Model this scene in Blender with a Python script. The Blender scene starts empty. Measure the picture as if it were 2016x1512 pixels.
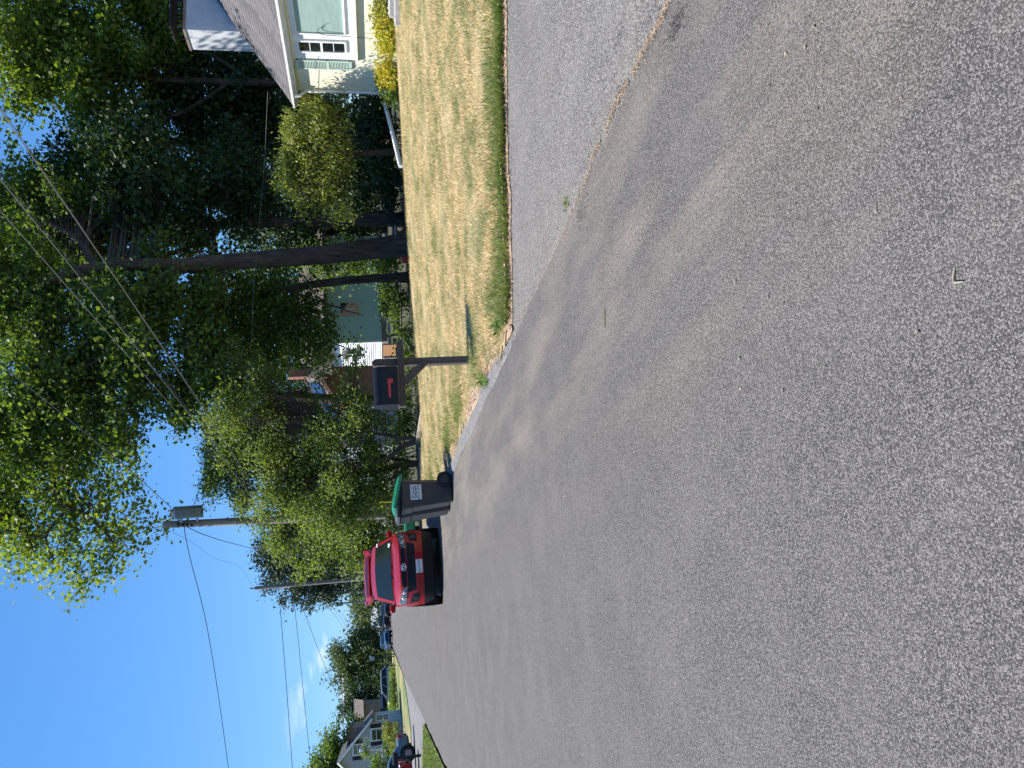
import bpy, math, random
import numpy as np
from mathutils import Vector, Matrix

# ------------------------------------------------------------------ camera, world, sun, exposure
SC = bpy.context.scene
COL = SC.collection
FPX = 1516.0; ROLL = .042; PITCH = math.radians(10.39); HEAD = math.radians(16.95); EYE = 1.5
_h = Vector((math.sin(HEAD), math.cos(HEAD), 0)); _z = Vector((0, 0, 1))
_f = math.cos(PITCH)*_h - math.sin(PITCH)*_z
_r0 = Vector((math.cos(HEAD), -math.sin(HEAD), 0)); _u0 = math.sin(PITCH)*_h + math.cos(PITCH)*_z
_r = math.cos(ROLL)*_r0 - math.sin(ROLL)*_u0; _u = math.sin(ROLL)*_r0 + math.cos(ROLL)*_u0
CP = Vector((0, 0, EYE))
cam = bpy.data.cameras.new('camera'); cam_o = bpy.data.objects.new('camera', cam); COL.objects.link(cam_o)
cx, cy, cz = -_u, _r, -_f          # the phone was held sideways: the picture is turned by a quarter
cam_o.matrix_world = Matrix(((cx.x, cy.x, cz.x, CP.x), (cx.y, cy.y, cz.y, CP.y), (cx.z, cy.z, cz.z, CP.z), (0, 0, 0, 1)))
cam.sensor_width = 36; cam.lens = 36*FPX/2016; cam.clip_start = .05; cam.clip_end = 5000
SC.camera = cam_o

SUN_AZ = math.radians(32); SUN_EL = math.radians(56)
to_sun = Vector((-math.cos(SUN_AZ)*math.cos(SUN_EL), math.sin(SUN_AZ)*math.cos(SUN_EL), math.sin(SUN_EL)))
W = bpy.data.worlds.new('World'); SC.world = W; W.use_nodes = True
nt = W.node_tree; nt.nodes.clear()
wo = nt.nodes.new('ShaderNodeOutputWorld'); bg = nt.nodes.new('ShaderNodeBackground')
sky = nt.nodes.new('ShaderNodeTexSky'); sky.sky_type = 'NISHITA'; sky.sun_disc = False
sky.sun_elevation = SUN_EL; sky.sun_rotation = math.atan2(to_sun.x, to_sun.y)
sky.air_density = 1.0; sky.dust_density = 0.; sky.ozone_density = 4.5; sky.altitude = 100
bg.inputs['Strength'].default_value = .098
# fair-weather cloud puffs low over the horizon, all the way round
tc = nt.nodes.new('ShaderNodeTexCoord'); mp = nt.nodes.new('ShaderNodeMapping'); mp.inputs['Scale'].default_value = (1, 1, 3.2)
nz = nt.nodes.new('ShaderNodeTexNoise'); nz.inputs['Scale'].default_value = 11; nz.inputs['Detail'].default_value = 7; nz.inputs['Roughness'].default_value = .55
rp = nt.nodes.new('ShaderNodeMapRange'); rp.inputs['From Min'].default_value = .56; rp.inputs['From Max'].default_value = .76; rp.clamp = True
sx = nt.nodes.new('ShaderNodeSeparateXYZ')
b1 = nt.nodes.new('ShaderNodeMapRange'); b1.interpolation_type = 'SMOOTHSTEP'
b1.inputs['From Min'].default_value = .13; b1.inputs['From Max'].default_value = .06
mu = nt.nodes.new('ShaderNodeMath'); mu.operation = 'MULTIPLY'
mx = nt.nodes.new('ShaderNodeMix'); mx.data_type = 'RGBA'; mx.inputs[7].default_value = (6.6, 6.9, 7.2, 1)
L = nt.links.new
L(tc.outputs['Generated'], mp.inputs['Vector']); L(mp.outputs[0], nz.inputs['Vector']); L(nz.outputs['Fac'], rp.inputs['Value'])
L(tc.outputs['Generated'], sx.inputs[0]); L(sx.outputs['Z'], b1.inputs['Value'])
L(rp.outputs[0], mu.inputs[0]); L(b1.outputs[0], mu.inputs[1]); L(mu.outputs[0], mx.inputs[0])
hsv = nt.nodes.new('ShaderNodeHueSaturation'); hsv.inputs['Saturation'].default_value = 1.22; L(sky.outputs[0], hsv.inputs['Color'])
gam = nt.nodes.new('ShaderNodeGamma'); gam.inputs['Gamma'].default_value = .55; L(hsv.outputs[0], gam.inputs['Color'])   # a softer, more even clear sky
tin = nt.nodes.new('ShaderNodeMix'); tin.data_type = 'RGBA'; tin.blend_type = 'MULTIPLY'; tin.inputs[0].default_value = 1; tin.inputs[7].default_value = (.87, 1.386, 2.08, 1)
tin.clamp_result = False; L(gam.outputs[0], tin.inputs[6]); L(tin.outputs[2], mx.inputs[6]); L(mx.outputs[2], bg.inputs['Color']); L(bg.outputs[0], wo.inputs['Surface'])
sun = bpy.data.lights.new('sun', 'SUN'); sun.energy = 4.6; sun.angle = math.radians(.53); sun.color = (1, .955, .89)
sun_o = bpy.data.objects.new('sun', sun); COL.objects.link(sun_o)
sun_o.rotation_euler = to_sun.to_track_quat('Z', 'Y').to_euler(); sun_o.location = (-20, 10, 40)
SC.view_settings.view_transform = 'Standard'; SC.view_settings.look = 'None'
SC.view_settings.exposure = .90; SC.view_settings.gamma = 1; SC.view_settings.use_curve_mapping = False
SC.render.engine = 'CYCLES'
SC.cycles.max_bounces = 6; SC.cycles.transparent_max_bounces = 4; SC.cycles.use_denoising = True

# ------------------------------------------------------------------ where things stand
def ray(x, y): return _f + (1512-y-756)/FPX*_r + (1008-x)/FPX*_u
def P(x, y, D): d = ray(x, y); return CP + d*(D/d.dot(_h))
def gnd(x, y, z=0.): d = ray(x, y); return CP + d*((z-EYE)/d.z)
def atX(x, y, X): d = ray(x, y); return CP + d*(X/d.x)
def atY(x, y, Y): d = ray(x, y); return CP + d*(Y/d.y)
CREST = ([2.6, 4.2, 5.3, 7.65, 9.5, 11.7, 12.5, 13.2, 40], [26, 23.2, 20.6, 19.4, 18.4, 16.5, 15.6, 15.3, 15.3])
def ycrest(X): return np.interp(X, *CREST)
def zlawn(X, Y):                                   # the yard climbs gently from the kerb to the house, then drops away behind
    X = np.asarray(X, float); Y = np.asarray(Y, float)
    z = .05 + .05*np.clip(X-2.9, 0, 10.2)
    z = z - .062*np.clip(Y-ycrest(X), 0, 100)
    e = Y-(7.50-(X-2.88)*.63); b = np.where(e < (X-2.93)*1.2, .036*np.clip(X-2.75, 0, 30)+.004, .03)   # it runs out level with driveway and kerb
    k = np.clip(np.minimum(e, (X-2.93)*1.2)/.6, 0, 1); k = k*k*(3-2*k); z = b+(z-b)*k
    return np.maximum(z, -.03)
def zl(X, Y): return float(zlawn(X, Y))
def onyard(x, y):
    z = 0.
    for i in range(50):
        p = gnd(x, y, z); z = .5*z + .5*zl(p.x, p.y)
    return gnd(x, y, z)

# ------------------------------------------------------------------ mesh helpers
class MB:
    def __init__(s): s.v = []; s.f = []
    def add(s, vs, fs):
        o = len(s.v); s.v += [tuple(v) for v in vs]; s.f += [tuple(i+o for i in f) for f in fs]; return s
    def box(s, c, d, rot=None, bev=0.):
        dx, dy, dz = d[0]/2, d[1]/2, d[2]/2
        if bev > 0:
            b = min(bev, dx*.9, dy*.9, dz*.9); vs = []; fs = []
            idx = {}
            for sx_ in (-1, 1):
                for sy_ in (-1, 1):
                    for sz_ in (-1, 1):
                        for k, (ax, ay, az) in enumerate(((0, b, b), (b, 0, b), (b, b, 0))):
                            idx[(sx_, sy_, sz_, k)] = len(vs); vs.append((sx_*(dx-ax), sy_*(dy-ay), sz_*(dz-az)))
            def q(*k): fs.append(tuple(idx[i] for i in k))
            for e in (-1, 1):
                A = [(e, -1, -1, 0), (e, 1, -1, 0), (e, 1, 1, 0), (e, -1, 1, 0)]; q(*(A if e > 0 else A[::-1]))
                A = [(-1, e, -1, 1), (-1, e, 1, 1), (1, e, 1, 1), (1, e, -1, 1)]; q(*(A if e > 0 else A[::-1]))
                A = [(-1, -1, e, 2), (1, -1, e, 2), (1, 1, e, 2), (-1, 1, e, 2)]; q(*(A if e > 0 else A[::-1]))
            for a in (-1, 1):
                for c_ in (-1, 1):
                    q((a, c_, -1, 0), (a, c_, 1, 0), (a, c_, 1, 1), (a, c_, -1, 1))
                    q((a, -1, c_, 0), (a, 1, c_, 0), (a, 1, c_, 2), (a, -1, c_, 2))
                    q((-1, a, c_, 1), (1, a, c_, 1), (1, a, c_, 2), (-1, a, c_, 2))
                    for g in (-1, 1): q((a, c_, g, 0), (a, c_, g, 1), (a, c_, g, 2))
        else:
            vs = [(x_, y_, z_) for x_ in (-dx, dx) for y_ in (-dy, dy) for z_ in (-dz, dz)]
            fs = [(0, 1, 3, 2), (4, 6, 7, 5), (0, 4, 5, 1), (2, 3, 7, 6), (0, 2, 6, 4), (1, 5, 7, 3)]
        M = rot if rot is not None else Matrix.Identity(3)
        if isinstance(M, (int, float)): M = Matrix.Rotation(M, 3, 'Z')
        C_ = Vector(c)
        return s.add([M @ Vector(v) + C_ for v in vs], fs)
    def tube(s, pts, rad, n=8, cap=True):
        pts = [Vector(p) for p in pts]; m = len(pts)
        if not hasattr(rad, '__len__'): rad = [rad]*m
        vs = []; fs = []; prev = None
        for i, p in enumerate(pts):
            t = (pts[min(i+1, m-1)] - pts[max(i-1, 0)])
            t = t.normalized() if t.length > 1e-9 else Vector((0, 0, 1))
            a = Vector((1, 0, 0)) if prev is None else prev
            if prev is None and abs(t.x) > .9: a = Vector((0, 1, 0))
            a = (a - t*a.dot(t)).normalized(); b = t.cross(a); prev = a
            for k in range(n):
                w = 2*math.pi*k/n; vs.append(p + (a*math.cos(w) + b*math.sin(w))*rad[i])
        for i in range(m-1):
            for k in range(n):
                k2 = (k+1) % n; fs.append((i*n+k, i*n+k2, (i+1)*n+k2, (i+1)*n+k))
        if cap: fs += [tuple(range(n))[::-1], tuple(range((m-1)*n, m*n))]
        return s.add(vs, fs)
    def prism(s, poly, vec):
        n = len(poly); v = Vector(vec)
        vs = [Vector(p) for p in poly] + [Vector(p)+v for p in poly]
        fs = [tuple(range(n))[::-1], tuple(range(n, 2*n))] + [(i, (i+1) % n, n+(i+1) % n, n+i) for i in range(n)]
        return s.add(vs, fs)
    def grid(s, fn, nu, nv):
        vs = [fn(i/nu, j/nv) for j in range(nv+1) for i in range(nu+1)]
        fs = [(j*(nu+1)+i, j*(nu+1)+i+1, (j+1)*(nu+1)+i+1, (j+1)*(nu+1)+i) for j in range(nv) for i in range(nu)]
        return s.add(vs, fs)
    def mesh(s, name):
        me = bpy.data.meshes.new(name); me.from_pydata([tuple(v) for v in s.v], [], s.f); me.update(); return me

def npmesh(name, verts, faces):
    """verts (N,3), faces (M,k): fast mesh for many equal faces"""
    verts = np.ascontiguousarray(verts, np.float32); faces = np.ascontiguousarray(faces, np.int32)
    me = bpy.data.meshes.new(name); k = faces.shape[1]
    me.vertices.add(len(verts)); me.vertices.foreach_set('co', verts.ravel())
    me.loops.add(faces.size); me.loops.foreach_set('vertex_index', faces.ravel())
    me.polygons.add(len(faces)); me.polygons.foreach_set('loop_start', np.arange(0, faces.size, k, dtype=np.int32))
    me.polygons.foreach_set('loop_total', np.full(len(faces), k, np.int32))
    me.update(calc_edges=True); return me

def obj(name, g, m=None, parent=None, world=False, smooth=False, sharp=None, **kw):
    me = g.mesh(name) if isinstance(g, MB) else g
    o = bpy.data.objects.new(name, me); COL.objects.link(o)
    if m is not None and hasattr(me, 'materials') and len(me.materials) == 0: me.materials.append(m)
    if smooth and isinstance(me, bpy.types.Mesh):
        me.polygons.foreach_set('use_smooth', np.ones(len(me.polygons), bool))
        if sharp:
            try: me.set_sharp_from_angle(angle=math.radians(sharp))
            except Exception: pass
    if parent is not None:
        o.parent = parent
        if world and parent.parent is None: o.matrix_parent_inverse = parent.matrix_basis.inverted()
    for k, v in kw.items(): o[k] = v
    return o
def thing(name, label, cat, loc=(0, 0, 0), rz=0, group=None):
    o = bpy.data.objects.new(name, None); COL.objects.link(o); o.location = loc; o.rotation_euler = (0, 0, rz)
    o.empty_display_size = .2; o['label'] = label; o['category'] = cat
    if group: o['group'] = group
    return o
def recalc(o):
    import bmesh
    bm = bmesh.new(); bm.from_mesh(o.data); bmesh.ops.recalc_face_normals(bm, faces=bm.faces); bm.to_mesh(o.data); bm.free(); return o

# ------------------------------------------------------------------ materials
def pm(name, col, rough=.6, col2=None, nscale=5, ndetail=4, lo=.35, hi=.65, bump=None, metal=0, spec=.5, coat=0, island=0, stretch=None, trans=0, tcol=None):
    m = bpy.data.materials.new(name); m.use_nodes = True; t = m.node_tree; b = t.nodes['Principled BSDF']
    c4 = lambda c: (c[0], c[1], c[2], 1)
    b.inputs['Base Color'].default_value = c4(col); b.inputs['Roughness'].default_value = rough; b.inputs['Metallic'].default_value = metal
    b.inputs['Specular IOR Level'].default_value = spec; b.inputs['Coat Weight'].default_value = coat; b.inputs['Coat Roughness'].default_value = .04
    N = t.nodes.new; K = t.links.new
    out = None; co = None
    if col2 is not None or bump:
        tc_ = N('ShaderNodeTexCoord'); co = tc_.outputs['Object']
        if stretch:
            mp_ = N('ShaderNodeMapping'); mp_.inputs['Scale'].default_value = stretch; K(co, mp_.inputs[0]); co = mp_.outputs[0]
    if col2 is not None:
        n_ = N('ShaderNodeTexNoise'); n_.inputs['Scale'].default_value = nscale; n_.inputs['Detail'].default_value = ndetail; K(co, n_.inputs['Vector'])
        r_ = N('ShaderNodeMapRange'); r_.inputs['From Min'].default_value = lo; r_.inputs['From Max'].default_value = hi; K(n_.outputs['Fac'], r_.inputs['Value'])
        x_ = N('ShaderNodeMix'); x_.data_type = 'RGBA'; x_.inputs[6].default_value = c4(col); x_.inputs[7].default_value = c4(col2)
        K(r_.outputs[0], x_.inputs[0]); out = x_.outputs[2]
    if island:
        g_ = N('ShaderNodeNewGeometry'); hs = N('ShaderNodeHueSaturation')
        if out is None: hs.inputs['Color'].default_value = c4(col)
        else: K(out, hs.inputs['Color'])
        a_ = N('ShaderNodeMapRange'); a_.inputs['To Min'].default_value = 1-island; a_.inputs['To Max'].default_value = 1+island
        K(g_.outputs['Random Per Island'], a_.inputs['Value']); K(a_.outputs[0], hs.inputs['Value'])
        w_ = N('ShaderNodeMath'); w_.operation = 'MULTIPLY_ADD'; w_.inputs[1].default_value = -.05*island; w_.inputs[2].default_value = .5+.025*island
        K(g_.outputs['Random Per Island'], w_.inputs[0]); K(w_.outputs[0], hs.inputs['Hue']); out = hs.outputs[0]
    if out is not None: K(out, b.inputs['Base Color'])
    if bump:
        n2 = N('ShaderNodeTexNoise'); n2.inputs['Scale'].default_value = bump[0]; n2.inputs['Detail'].default_value = 5; K(co, n2.inputs['Vector'])
        bp = N('ShaderNodeBump'); bp.inputs['Strength'].default_value = bump[1]; bp.inputs['Distance'].default_value = bump[2] if len(bump) > 2 else .01
        K(n2.outputs['Fac'], bp.inputs['Height']); K(bp.outputs[0], b.inputs['Normal'])
    if trans:
        tr = N('ShaderNodeBsdfTranslucent'); ms = N('ShaderNodeMixShader'); ms.inputs[0].default_value = trans
        if out is not None:
            g2 = N('ShaderNodeMix'); g2.data_type = 'RGBA'; g2.blend_type = 'MULTIPLY'; g2.inputs[0].default_value = 1
            g2.inputs[7].default_value = c4(tcol or (1.2, 1.5, .5)); K(out, g2.inputs[6]); K(g2.outputs[2], tr.inputs['Color'])
        else: tr.inputs['Color'].default_value = c4(col)
        o_ = t.nodes['Material Output']; K(b.outputs[0], ms.inputs[1]); K(tr.outputs[0], ms.inputs[2]); K(ms.outputs[0], o_.inputs['Surface'])
    return m

def asphalt(name, dark, light, dirt, seamdirt, sc1=160, sc2=340):
    """old asphalt: bitumen with pale stone chips, blotches of wear and washed-in dirt"""
    m = bpy.data.materials.new(name); m.use_nodes = True; t = m.node_tree; b = t.nodes['Principled BSDF']; N = t.nodes.new; K = t.links.new
    co = N('ShaderNodeTexCoord').outputs['Object']
    def noise(s, d=4, r=.55, vec=co):
        n = N('ShaderNodeTexNoise'); n.inputs['Scale'].default_value = s; n.inputs['Detail'].default_value = d; n.inputs['Roughness'].default_value = r; K(vec, n.inputs['Vector']); return n.outputs['Fac']
    def rng(v, a, b_, c=0, d=1):
        r = N('ShaderNodeMapRange'); r.inputs['From Min'].default_value = a; r.inputs['From Max'].default_value = b_; r.inputs['To Min'].default_value = c; r.inputs['To Max'].default_value = d; K(v, r.inputs['Value']); return r.outputs[0]
    def mix(f, a, b_, mode='MIX'):
        x = N('ShaderNodeMix'); x.data_type = 'RGBA'; x.blend_type = mode
        for i, v in ((0, f), (6, a), (7, b_)):
            if hasattr(v, 'node'): K(v, x.inputs[i])
            else: x.inputs[i].default_value = v if i == 0 else (*v, 1)
        return x.outputs[2]
    def math_(op, a, b_):
        x = N('ShaderNodeMath'); x.operation = op
        for i, v in ((0, a), (1, b_)):
            if hasattr(v, 'node'): K(v, x.inputs[i])
            else: x.inputs[i].default_value = v
        return x.outputs[0]
    dn = N('ShaderNodeTexNoise'); dn.inputs['Scale'].default_value = sc1*1.3; dn.inputs['Detail'].default_value = 2; K(co, dn.inputs['Vector'])
    va = N('ShaderNodeVectorMath'); va.operation = 'MULTIPLY_ADD'; va.inputs[1].default_value = (1.1/sc1,)*3; K(dn.outputs['Color'], va.inputs[0]); K(co, va.inputs[2]); cj = va.outputs[0]   # broken, angular chips
    v1 = N('ShaderNodeTexVoronoi'); v1.inputs['Scale'].default_value = sc1; K(cj, v1.inputs['Vector'])
    v2 = N('ShaderNodeTexVoronoi'); v2.inputs['Scale'].default_value = sc2; K(co, v2.inputs['Vector'])
    se = N('ShaderNodeSeparateColor'); K(v1.outputs['Color'], se.inputs[0]); s2 = N('ShaderNodeSeparateColor'); K(v2.outputs['Color'], s2.inputs[0])
    edge = rng(v1.outputs['Distance'], .36, .74, 1, 0)
    chip = math_('MULTIPLY', rng(se.outputs[0], .22, 1.12), edge)
    mid = tuple((a+c)/2 for a, c in zip(dark, light))
    c = mix(chip, dark, light)
    c = mix(math_('MULTIPLY', rng(s2.outputs[1], .35, 1.0), .45), c, mid)
    sp = math_('MULTIPLY', math_('GREATER_THAN', se.outputs[2], .965), edge)
    c = mix(math_('MULTIPLY', sp, .55), c, (.46, .44, .42))
    wear = rng(noise(.45, 5), .3, .72, .95, 1.06)
    gr = N('ShaderNodeCombineColor')
    for i in range(3): K(wear, gr.inputs[i])
    c = mix(1., c, gr.outputs[0], 'MULTIPLY')
    c = mix(math_('MULTIPLY', rng(noise(1.6, 6, .6), .42, .72), .22), c, tuple(k*1.15 for k in mid))
    # washed-in silt, lengthways streaks near the road edge
    ms = N('ShaderNodeMapping'); ms.inputs['Scale'].default_value = (1.6, .33, 1); K(co, ms.inputs[0])
    st = rng(noise(1.3, 6, .6, ms.outputs[0]), .44, .66)
    sp_ = N('ShaderNodeSeparateXYZ'); K(co, sp_.inputs[0])
    X = sp_.outputs['X']
    band = math_('MULTIPLY', rng(X, .55, 1.75), rng(X, 2.95, 2.72, .45, 1)) if seamdirt else rng(X, 2.7, 3.3, .9, .15)
    fine = rng(noise(60, 3), .35, .6)
    d = math_('MULTIPLY', math_('MULTIPLY', st, band), math_('MULTIPLY_ADD', fine, .5) if False else fine)
    c = mix(math_('MULTIPLY', d, dirt), c, (.37, .295, .225))
    # a few oily spots
    c = mix(math_('MULTIPLY', rng(noise(2.6, 5, .65), .74, .80), .4), c, (.03, .028, .027))
    K(c, b.inputs['Base Color']); b.inputs['Roughness'].default_value = .86; b.inputs['Specular IOR Level'].default_value = .35
    hsum = math_('ADD', math_('MULTIPLY', v1.outputs['Distance'], -1.), math_('MULTIPLY', noise(320, 2), .5))
    bp = N('ShaderNodeBump'); bp.inputs['Strength'].default_value = .6; bp.inputs['Distance'].default_value = .0045; K(hsum, bp.inputs['Height']); K(bp.outputs[0], b.inputs['Normal'])
    return m

M = {}
M['road'] = asphalt('road asphalt', (.034, .031, .0275), (.335, .308, .278), .45, True, 185, 380)
M['drive'] = asphalt('driveway asphalt', (.052, .048, .043), (.455, .424, .382), .35, False, 120, 260)
M['kerb'] = pm('kerb asphalt', (.12, .116, .112), .9, (.20, .19, .18), 14, bump=(60, .6, .01))
M['concrete'] = pm('concrete', (.19, .182, .172), .9, (.145, .138, .13), 1.2, bump=(60, .4, .006))
M['soil'] = pm('dry soil', (.36, .25, .165), .95, (.50, .37, .25), 9, bump=(70, .8, .02))
M['ground'] = pm('yard ground', (.030, .042, .016), .95, (.060, .056, .030), .8, 6, bump=(14, .7, .05))
M['drygrass'] = pm('dry lawn mat', (.50, .385, .20), .95, (.24, .22, .09), 1.5, 10, .43, .62, bump=(60, 1., .03))
M['blade'] = pm('dry grass blade', (.70, .55, .31), .8, (.33, .33, .14), 2.1, 10, .43, .61, island=.48, trans=.25, tcol=(1, 1, .8))
M['greenblade'] = pm('green grass blade', (.12, .185, .032), .7, (.24, .27, .08), 3.5, 7, island=.35, trans=.3, tcol=(1.1, 1.2, .5))
M['weed'] = pm('weed leaf', (.13, .21, .045), .6, island=.3, trans=.3)
M['litter'] = pm('leaf litter', (.40, .29, .18), .9, (.26, .18, .11), 25, island=.45)
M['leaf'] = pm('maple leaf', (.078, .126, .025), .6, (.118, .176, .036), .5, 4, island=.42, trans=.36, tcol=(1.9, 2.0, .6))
M['leaf_sunlit'] = pm('sunny maple leaf', (.125, .185, .033), .6, (.175, .235, .045), .6, 4, island=.4, trans=.4, tcol=(1.9, 1.9, .5))  # lighter copy of the maple leaf: sunlit brightness put into the colour
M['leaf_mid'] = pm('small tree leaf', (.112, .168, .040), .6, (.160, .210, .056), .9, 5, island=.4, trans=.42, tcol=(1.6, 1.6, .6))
M['leaf_dark'] = pm('dark leaf', (.030, .060, .016), .55, (.045, .082, .02), .6, 4, island=.4, trans=.25, tcol=(1.4, 1.6, .6))  # darker leaf copy: the shade of the deep foliage is put into the colour
M['leaf_yellow'] = pm('willowy leaf', (.20, .245, .042), .55, (.28, .30, .06), .9, 4, island=.3, trans=.35, tcol=(1.3, 1.3, .5))
M['leaf_far'] = pm('far tree leaf', (.075, .115, .038), .7, (.115, .155, .052), .35, 4, island=.35, trans=.25, tcol=(1.3, 1.4, .7))
M['needle'] = pm('spruce needle', (.045, .078, .042), .7, (.070, .108, .060), .8, 4, island=.35, trans=.12, tcol=(1.2, 1.2, .9))
M['leaf_gold'] = pm('golden shrub leaf', (.55, .46, .03), .5, (.38, .40, .03), 2.2, 4, island=.3, trans=.35, tcol=(1.2, 1.1, .4))
M['bark'] = pm('furrowed bark', (.050, .032, .021), .95, (.120, .082, .056), 9, 6, stretch=(1, 1, .18), bump=(22, 1., .05))
M['twig'] = pm('twig bark', (.07, .055, .042), .9)
M['polewood'] = pm('weathered pole', (.19, .155, .13), .9, (.29, .25, .21), 7, 5, stretch=(1, 1, .08), bump=(30, .6, .01))
M['postwood'] = pm('weathered grey post', (.06, .047, .041), .9, (.13, .106, .092), 12, 6, stretch=(1, 1, .07), bump=(45, .9, .012))
M['postwood_h'] = pm('weathered arm', (.06, .047, .041), .9, (.13, .106, .092), 12, 6, stretch=(.07, 1, 1), bump=(45, .9, .012))
M['wire'] = pm('cable', (.03, .03, .03), .5)
M['wire_alu'] = pm('bare cable', (.11, .11, .11), .6)
M['steel'] = pm('galvanised steel', (.42, .43, .44), .45, (.33, .34, .35), 20, metal=.7)
M['transformer'] = pm('transformer paint', (.11, .135, .13), .45, (.14, .165, .16), 6)
M['porcelain'] = pm('porcelain', (.30, .22, .18), .25)
M['black_box'] = pm('mailbox black enamel', (.006, .0065, .009), .42, (.011, .012, .015), 30, bump=(18, .12, .01), spec=.28)
M['red_plastic'] = pm('red flag', (.55, .03, .035), .4)
M['bin'] = pm('charcoal bin plastic', (.017, .019, .024), .5, (.026, .028, .034), 12, bump=(120, .25, .002))
M['bin_green'] = pm('green lid plastic', (.006, .155, .075), .42, (.010, .20, .10), 10)
M['bin_blue'] = pm('dark lid plastic', (.05, .055, .062), .45)
M['rubber'] = pm('rubber', (.014, .014, .015), .8)
M['label'] = pm('label white', (.62, .64, .66), .5, (.52, .54, .56), 30)
M['label_ink'] = pm('label ink', (.01, .05, .06), .6)
M['glass'] = pm('window glass', (.012, .016, .018), .03, spec=.8, coat=.5)
M['carglass'] = pm('car glass', (.010, .016, .016), .05, spec=.32)
M['chrome'] = pm('chrome', (.75, .75, .76), .12, metal=1)
M['alloy'] = pm('alloy wheel', (.22, .225, .235), .4, metal=.6)
M['black_trim'] = pm('black trim', (.005, .005, .006), .6, spec=.25)
M['lamp'] = pm('headlamp', (.20, .21, .22), .12, (.04, .045, .05), 9, coat=.3)
M['taillight'] = pm('tail light', (.35, .01, .012), .15, coat=.6)
def paint(n, c, rough=.4): return pm(n, c, rough, metal=.1, spec=.2, coat=.35)
M['car_red'] = paint('red car paint', (.28, .004, .012))
M['car_white'] = paint('white car paint', (.72, .73, .74)); M['car_black'] = paint('black car paint', (.012, .012, .014))
M['car_blue'] = paint('blue car paint', (.035, .09, .20)); M['car_grey'] = paint('grey blue car paint', (.11, .16, .21)); M['car_silver'] = paint('silver van paint', (.33, .35, .37))
M['cream'] = pm('cream stucco', (.80, .76, .58), .9, (.72, .685, .52), 3, bump=(160, .5, .006))
M['white'] = pm('white trim paint', (.80, .80, .78), .5, (.70, .70, .68), 5)
M['soffit'] = pm('soffit paint', (.62, .55, .32), .7)
M['whitebrick'] = pm('whitewashed chimney', (.56, .57, .58), .9, (.44, .45, .47), 2.2, bump=(25, .5, .01))
M['shutter'] = pm('pale green shutter', (.40, .50, .43), .6, (.44, .54, .47), 12)
M['blind'] = pm('window blind behind glass', (.27, .38, .34), .10, (.32, .43, .39), 2, coat=.8, stretch=(1, 1, 10))
M['shingle'] = pm('grey shingle', (.085, .080, .080), .95, (.155, .146, .144), 26, 3, island=.22, bump=(90, .7, .008))
M['brick_red'] = None
M['greensiding'] = pm('sage siding', (.47, .64, .54), .7, (.50, .67, .57), 3)
M['whitesiding'] = pm('white siding', (.78, .78, .77), .6, (.70, .70, .69), 3)
M['greysiding'] = pm('grey siding', (.37, .40, .42), .7, (.33, .355, .375), 1.5)
M['brownroof'] = pm('brown shingle roof', (.115, .09, .075), .95, (.17, .135, .115), 6, bump=(30, .5, .02))
M['browncladding'] = pm('brown cladding', (.18, .14, .115), .85, (.24, .19, .16), 3, bump=(20, .5, .02))
M['cedar'] = pm('stained deck boards', (.36, .17, .075), .7, (.45, .23, .10), 9, stretch=(1, 8, 1))
M['fascia_brown'] = pm('terracotta fascia', (.47, .255, .16), .7, (.40, .21, .13), 8)
M['solar'] = pm('solar glass', (.02, .035, .08), .05, coat=1, spec=.9)
M['timber'] = pm('pale border timber', (.40, .34, .24), .9, (.30, .25, .18), 8, stretch=(1, .1, 1))
M['stone'] = pm('pale garden stone', (.45, .43, .40), .9, (.34, .33, .31), 7, bump=(30, .7, .02))
M['flag'] = pm('faded cloth', (.30, .10, .10), .9)
M['yellow'] = pm('yellow guy guard', (.62, .50, .03), .5)
M['orange'] = pm('orange tarp', (.55, .22, .04), .7)
def brickmat(name, a, b_, mortar, sc):
    m = bpy.data.materials.new(name); m.use_nodes = True; t = m.node_tree; N = t.nodes.new; K = t.links.new
    br = N('ShaderNodeTexBrick'); tc_ = N('ShaderNodeTexCoord'); mp_ = N('ShaderNodeMapping'); mp_.inputs['Rotation'].default_value = (math.radians(90), 0, 0)
    K(tc_.outputs['Object'], mp_.inputs[0]); K(mp_.outputs[0], br.inputs['Vector']); br.inputs['Scale'].default_value = sc
    br.inputs['Color1'].default_value = (*a, 1); br.inputs['Color2'].default_value = (*b_, 1); br.inputs['Mortar'].default_value = (*mortar, 1); br.inputs['Mortar Size'].default_value = .012
    p = t.nodes['Principled BSDF']; K(br.outputs['Color'], p.inputs['Base Color']); p.inputs['Roughness'].default_value = .9; return m
M['brick_red'] = brickmat('red brick wall', (.30, .115, .07), (.23, .09, .06), (.32, .27, .23), 4.2)

# ------------------------------------------------------------------ ground, road, driveway, kerb, lawn
def sheet(name, poly, z, m, **kw):
    mb = MB(); zf = z if callable(z) else (lambda X, Y: z)
    mb.add([(p[0], p[1], zf(p[0], p[1])) for p in poly], [tuple(range(len(poly)))]); return obj(name, mb, m, **kw)

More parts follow.
